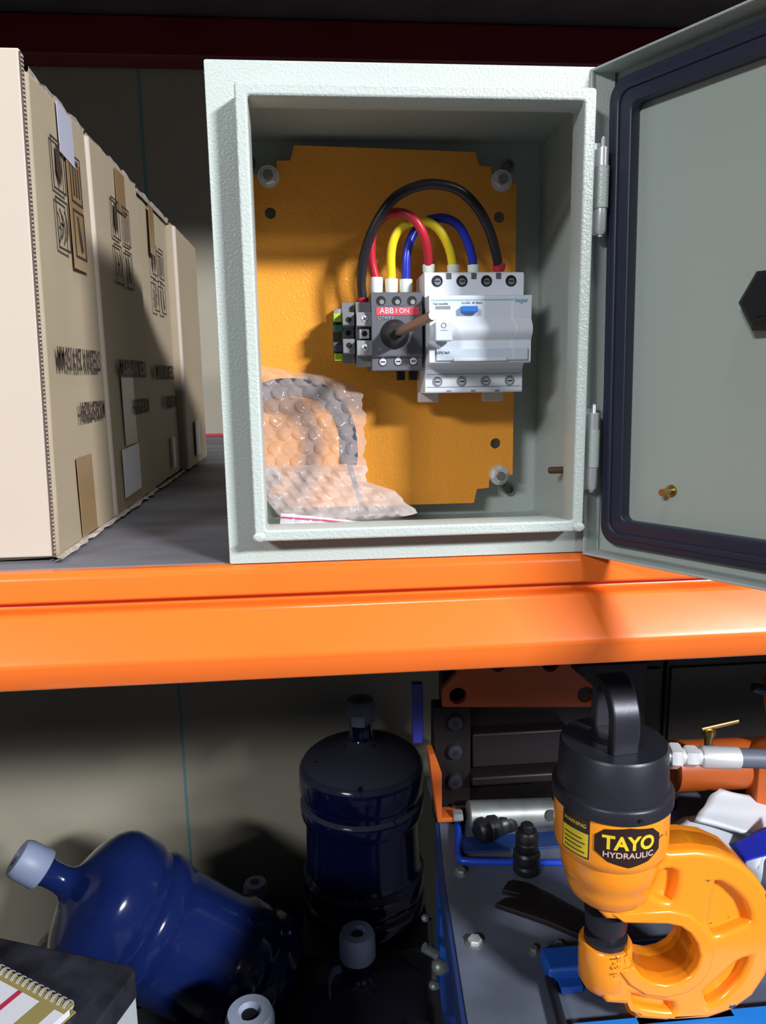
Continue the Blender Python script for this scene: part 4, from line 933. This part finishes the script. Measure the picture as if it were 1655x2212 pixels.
# ------------------------------------------------------------------ pump between the bottles and the bench
pm = thing('foot_pump', 'dark pump with small bright fittings between the bottles and the bench', 'pump', (.160, .50, FL)); QO = Vector(pm.location)
def qp(u, v, y=.55): return at(u, v, y=y)-QO
top = qp(930, 2120, .60).z
obj('pump_body', lathe(bmesh.new(), [(.026, 0), (.026, .02), (.020, .03), (.020, top-.02), (.016, top)], (.0, .0, 0), (0, 0, 1), 28), mach_d, pm)
for u0, v0, u1, v1, r, m in ((916, 2046, 943, 2062, .0075, dull), (928, 1985, 930, 2040, .0038, blackm), (936, 2130, 944, 2212, .010, black)):
    obj('pipe', tube(bmesh.new(), [qp(u0, v0), qp(u1, v1)], r, 14), m, pm)
for u, v, r in ((949, 2088, .0125), (938, 2130, .009), (918, 1983, .006)):
    q = qp(u, v); bm = bmesh.new(); bmesh.ops.create_icosphere(bm, subdivisions=3, radius=r)
    for vv in bm.verts: vv.co = vv.co+q
    obj('round_fitting', bm, dull, pm)
obj('pump_head', boxbm(-.022, .022, -.040, .02, top-.03, top+.0), black, pm, bevel=.004)
q = qp(925, 2010); obj('riser', boxbm(-.005, .005, -.04, -.03, top-.01, top+.06), black, pm)

# ------------------------------------------------------------------ desk with notebook in the lower left corner
DZ = -.50
dc = at(302, 2088, z=DZ); ang = math.radians(-20)
dk = thing('small_desk', 'black-topped desk with a pale side in the lower left corner', 'desk', (dc.x, dc.y, FL), (0, 0, ang))
TH = .030; DHt = DZ-FL
me = shape_mesh([rrect(-.75, 0, -.50, 0, .012, 5)], TH, .0025, IDM); me.transform(Matrix.Translation((0, 0, DHt-TH/2)))
o = bpy.data.objects.new('desk_top', me); C.objects.link(o); finish(o, 'desk_top', desk_b, dk)
obj('side_panel', boxbm(-.024, -.004, -.49, -.006, 0, DHt-TH), desk_w, dk, label='pale side panel')
obj('side_panel', boxbm(-.745, -.725, -.49, -.006, 0, DHt-TH), desk_w, dk)
obj('back_panel', boxbm(-.725, -.024, -.03, -.012, .1, DHt-TH), desk_w, dk)
# notebook
n0 = at(163, 2177, z=DZ+.006); n1 = at(0, 2092, z=DZ+.006)
ex = (n0-n1).normalized(); ex.z = 0; ex.normalize(); ea = math.atan2(ex.y, ex.x)
nb = thing('spiral_notebook', 'white and gold spiral notebook with a red stripe on the black desk', 'notebook', (n0.x, n0.y, DZ+.0003), (0, 0, ea))
# local: x to the spiral's right end is 0, extends to -x ; pages towards -y
obj('back_cover', boxbm(-.235, 0, -.15, .0, 0, .0015), gold, nb)
obj('pages', boxbm(-.233, -.001, -.149, -.006, .0016, .0085), paper, nb, bevel=.0004)
cv = obj('front_cover', boxbm(-.235, 0, -.15, -.001, .0087, .0097), paper, nb, bevel=.0003)
def strip(x0, x1, y0, y1, m, nm, k=0): return obj(nm, boxbm(x0, x1, y0, y1, .0098+k, .0100+k), m, cv, smooth=False)
strip(-.235, 0, -.0135, -.001, gold, 'gold_band'); strip(-.0345, -.0130, -.15, -.0135, gold, 'gold_stripe')
bm = bmesh.new(); q = [(-.0660, -.0137), (-.0600, -.0137), (-.0600, -.15), (-.0660, -.15)]
bm.faces.new([bm.verts.new((x, y, .0102)) for x, y in q]); obj('red_stripe', bm, nb_red, cv, smooth=False)
leaf = [(0, .016), (.004, .008), (.010, .010), (.007, .002), (.013, -.002), (.004, -.006), (.002, -.016), (-.003, -.006), (-.012, -.003), (-.007, .002), (-.010, .009), (-.004, .007)]
me = shape_mesh([[(x*.9, y*.9) for x, y in leaf]], .0002, 0, IDM); me.transform(Matrix.Translation((-.116, -.040, .0100))); o = bpy.data.objects.new('printed_leaf', me); C.objects.link(o); finish(o, 'printed_leaf', nb_red, cv, smooth=False)
ring = None
for k in range(23):
    x = -.008-k*.0086
    for dx_ in (0, .0022):
        pts = [Vector((x+dx_+.0005*math.sin(a), -.0035+.0062*math.cos(a), .0062+.0066*math.sin(a))) for a in [2*PI*i/18 for i in range(19)]]
        if ring is None: ring = obj('wire_ring', tube(bmesh.new(), [p-Vector((x+dx_, 0, 0)) for p in pts], .0006, 6), steel, nb); ring.location = (x+dx_, 0, 0)
        else: r2 = ring.copy(); C.objects.link(r2); r2.parent = nb; r2.location = (x+dx_, 0, 0)
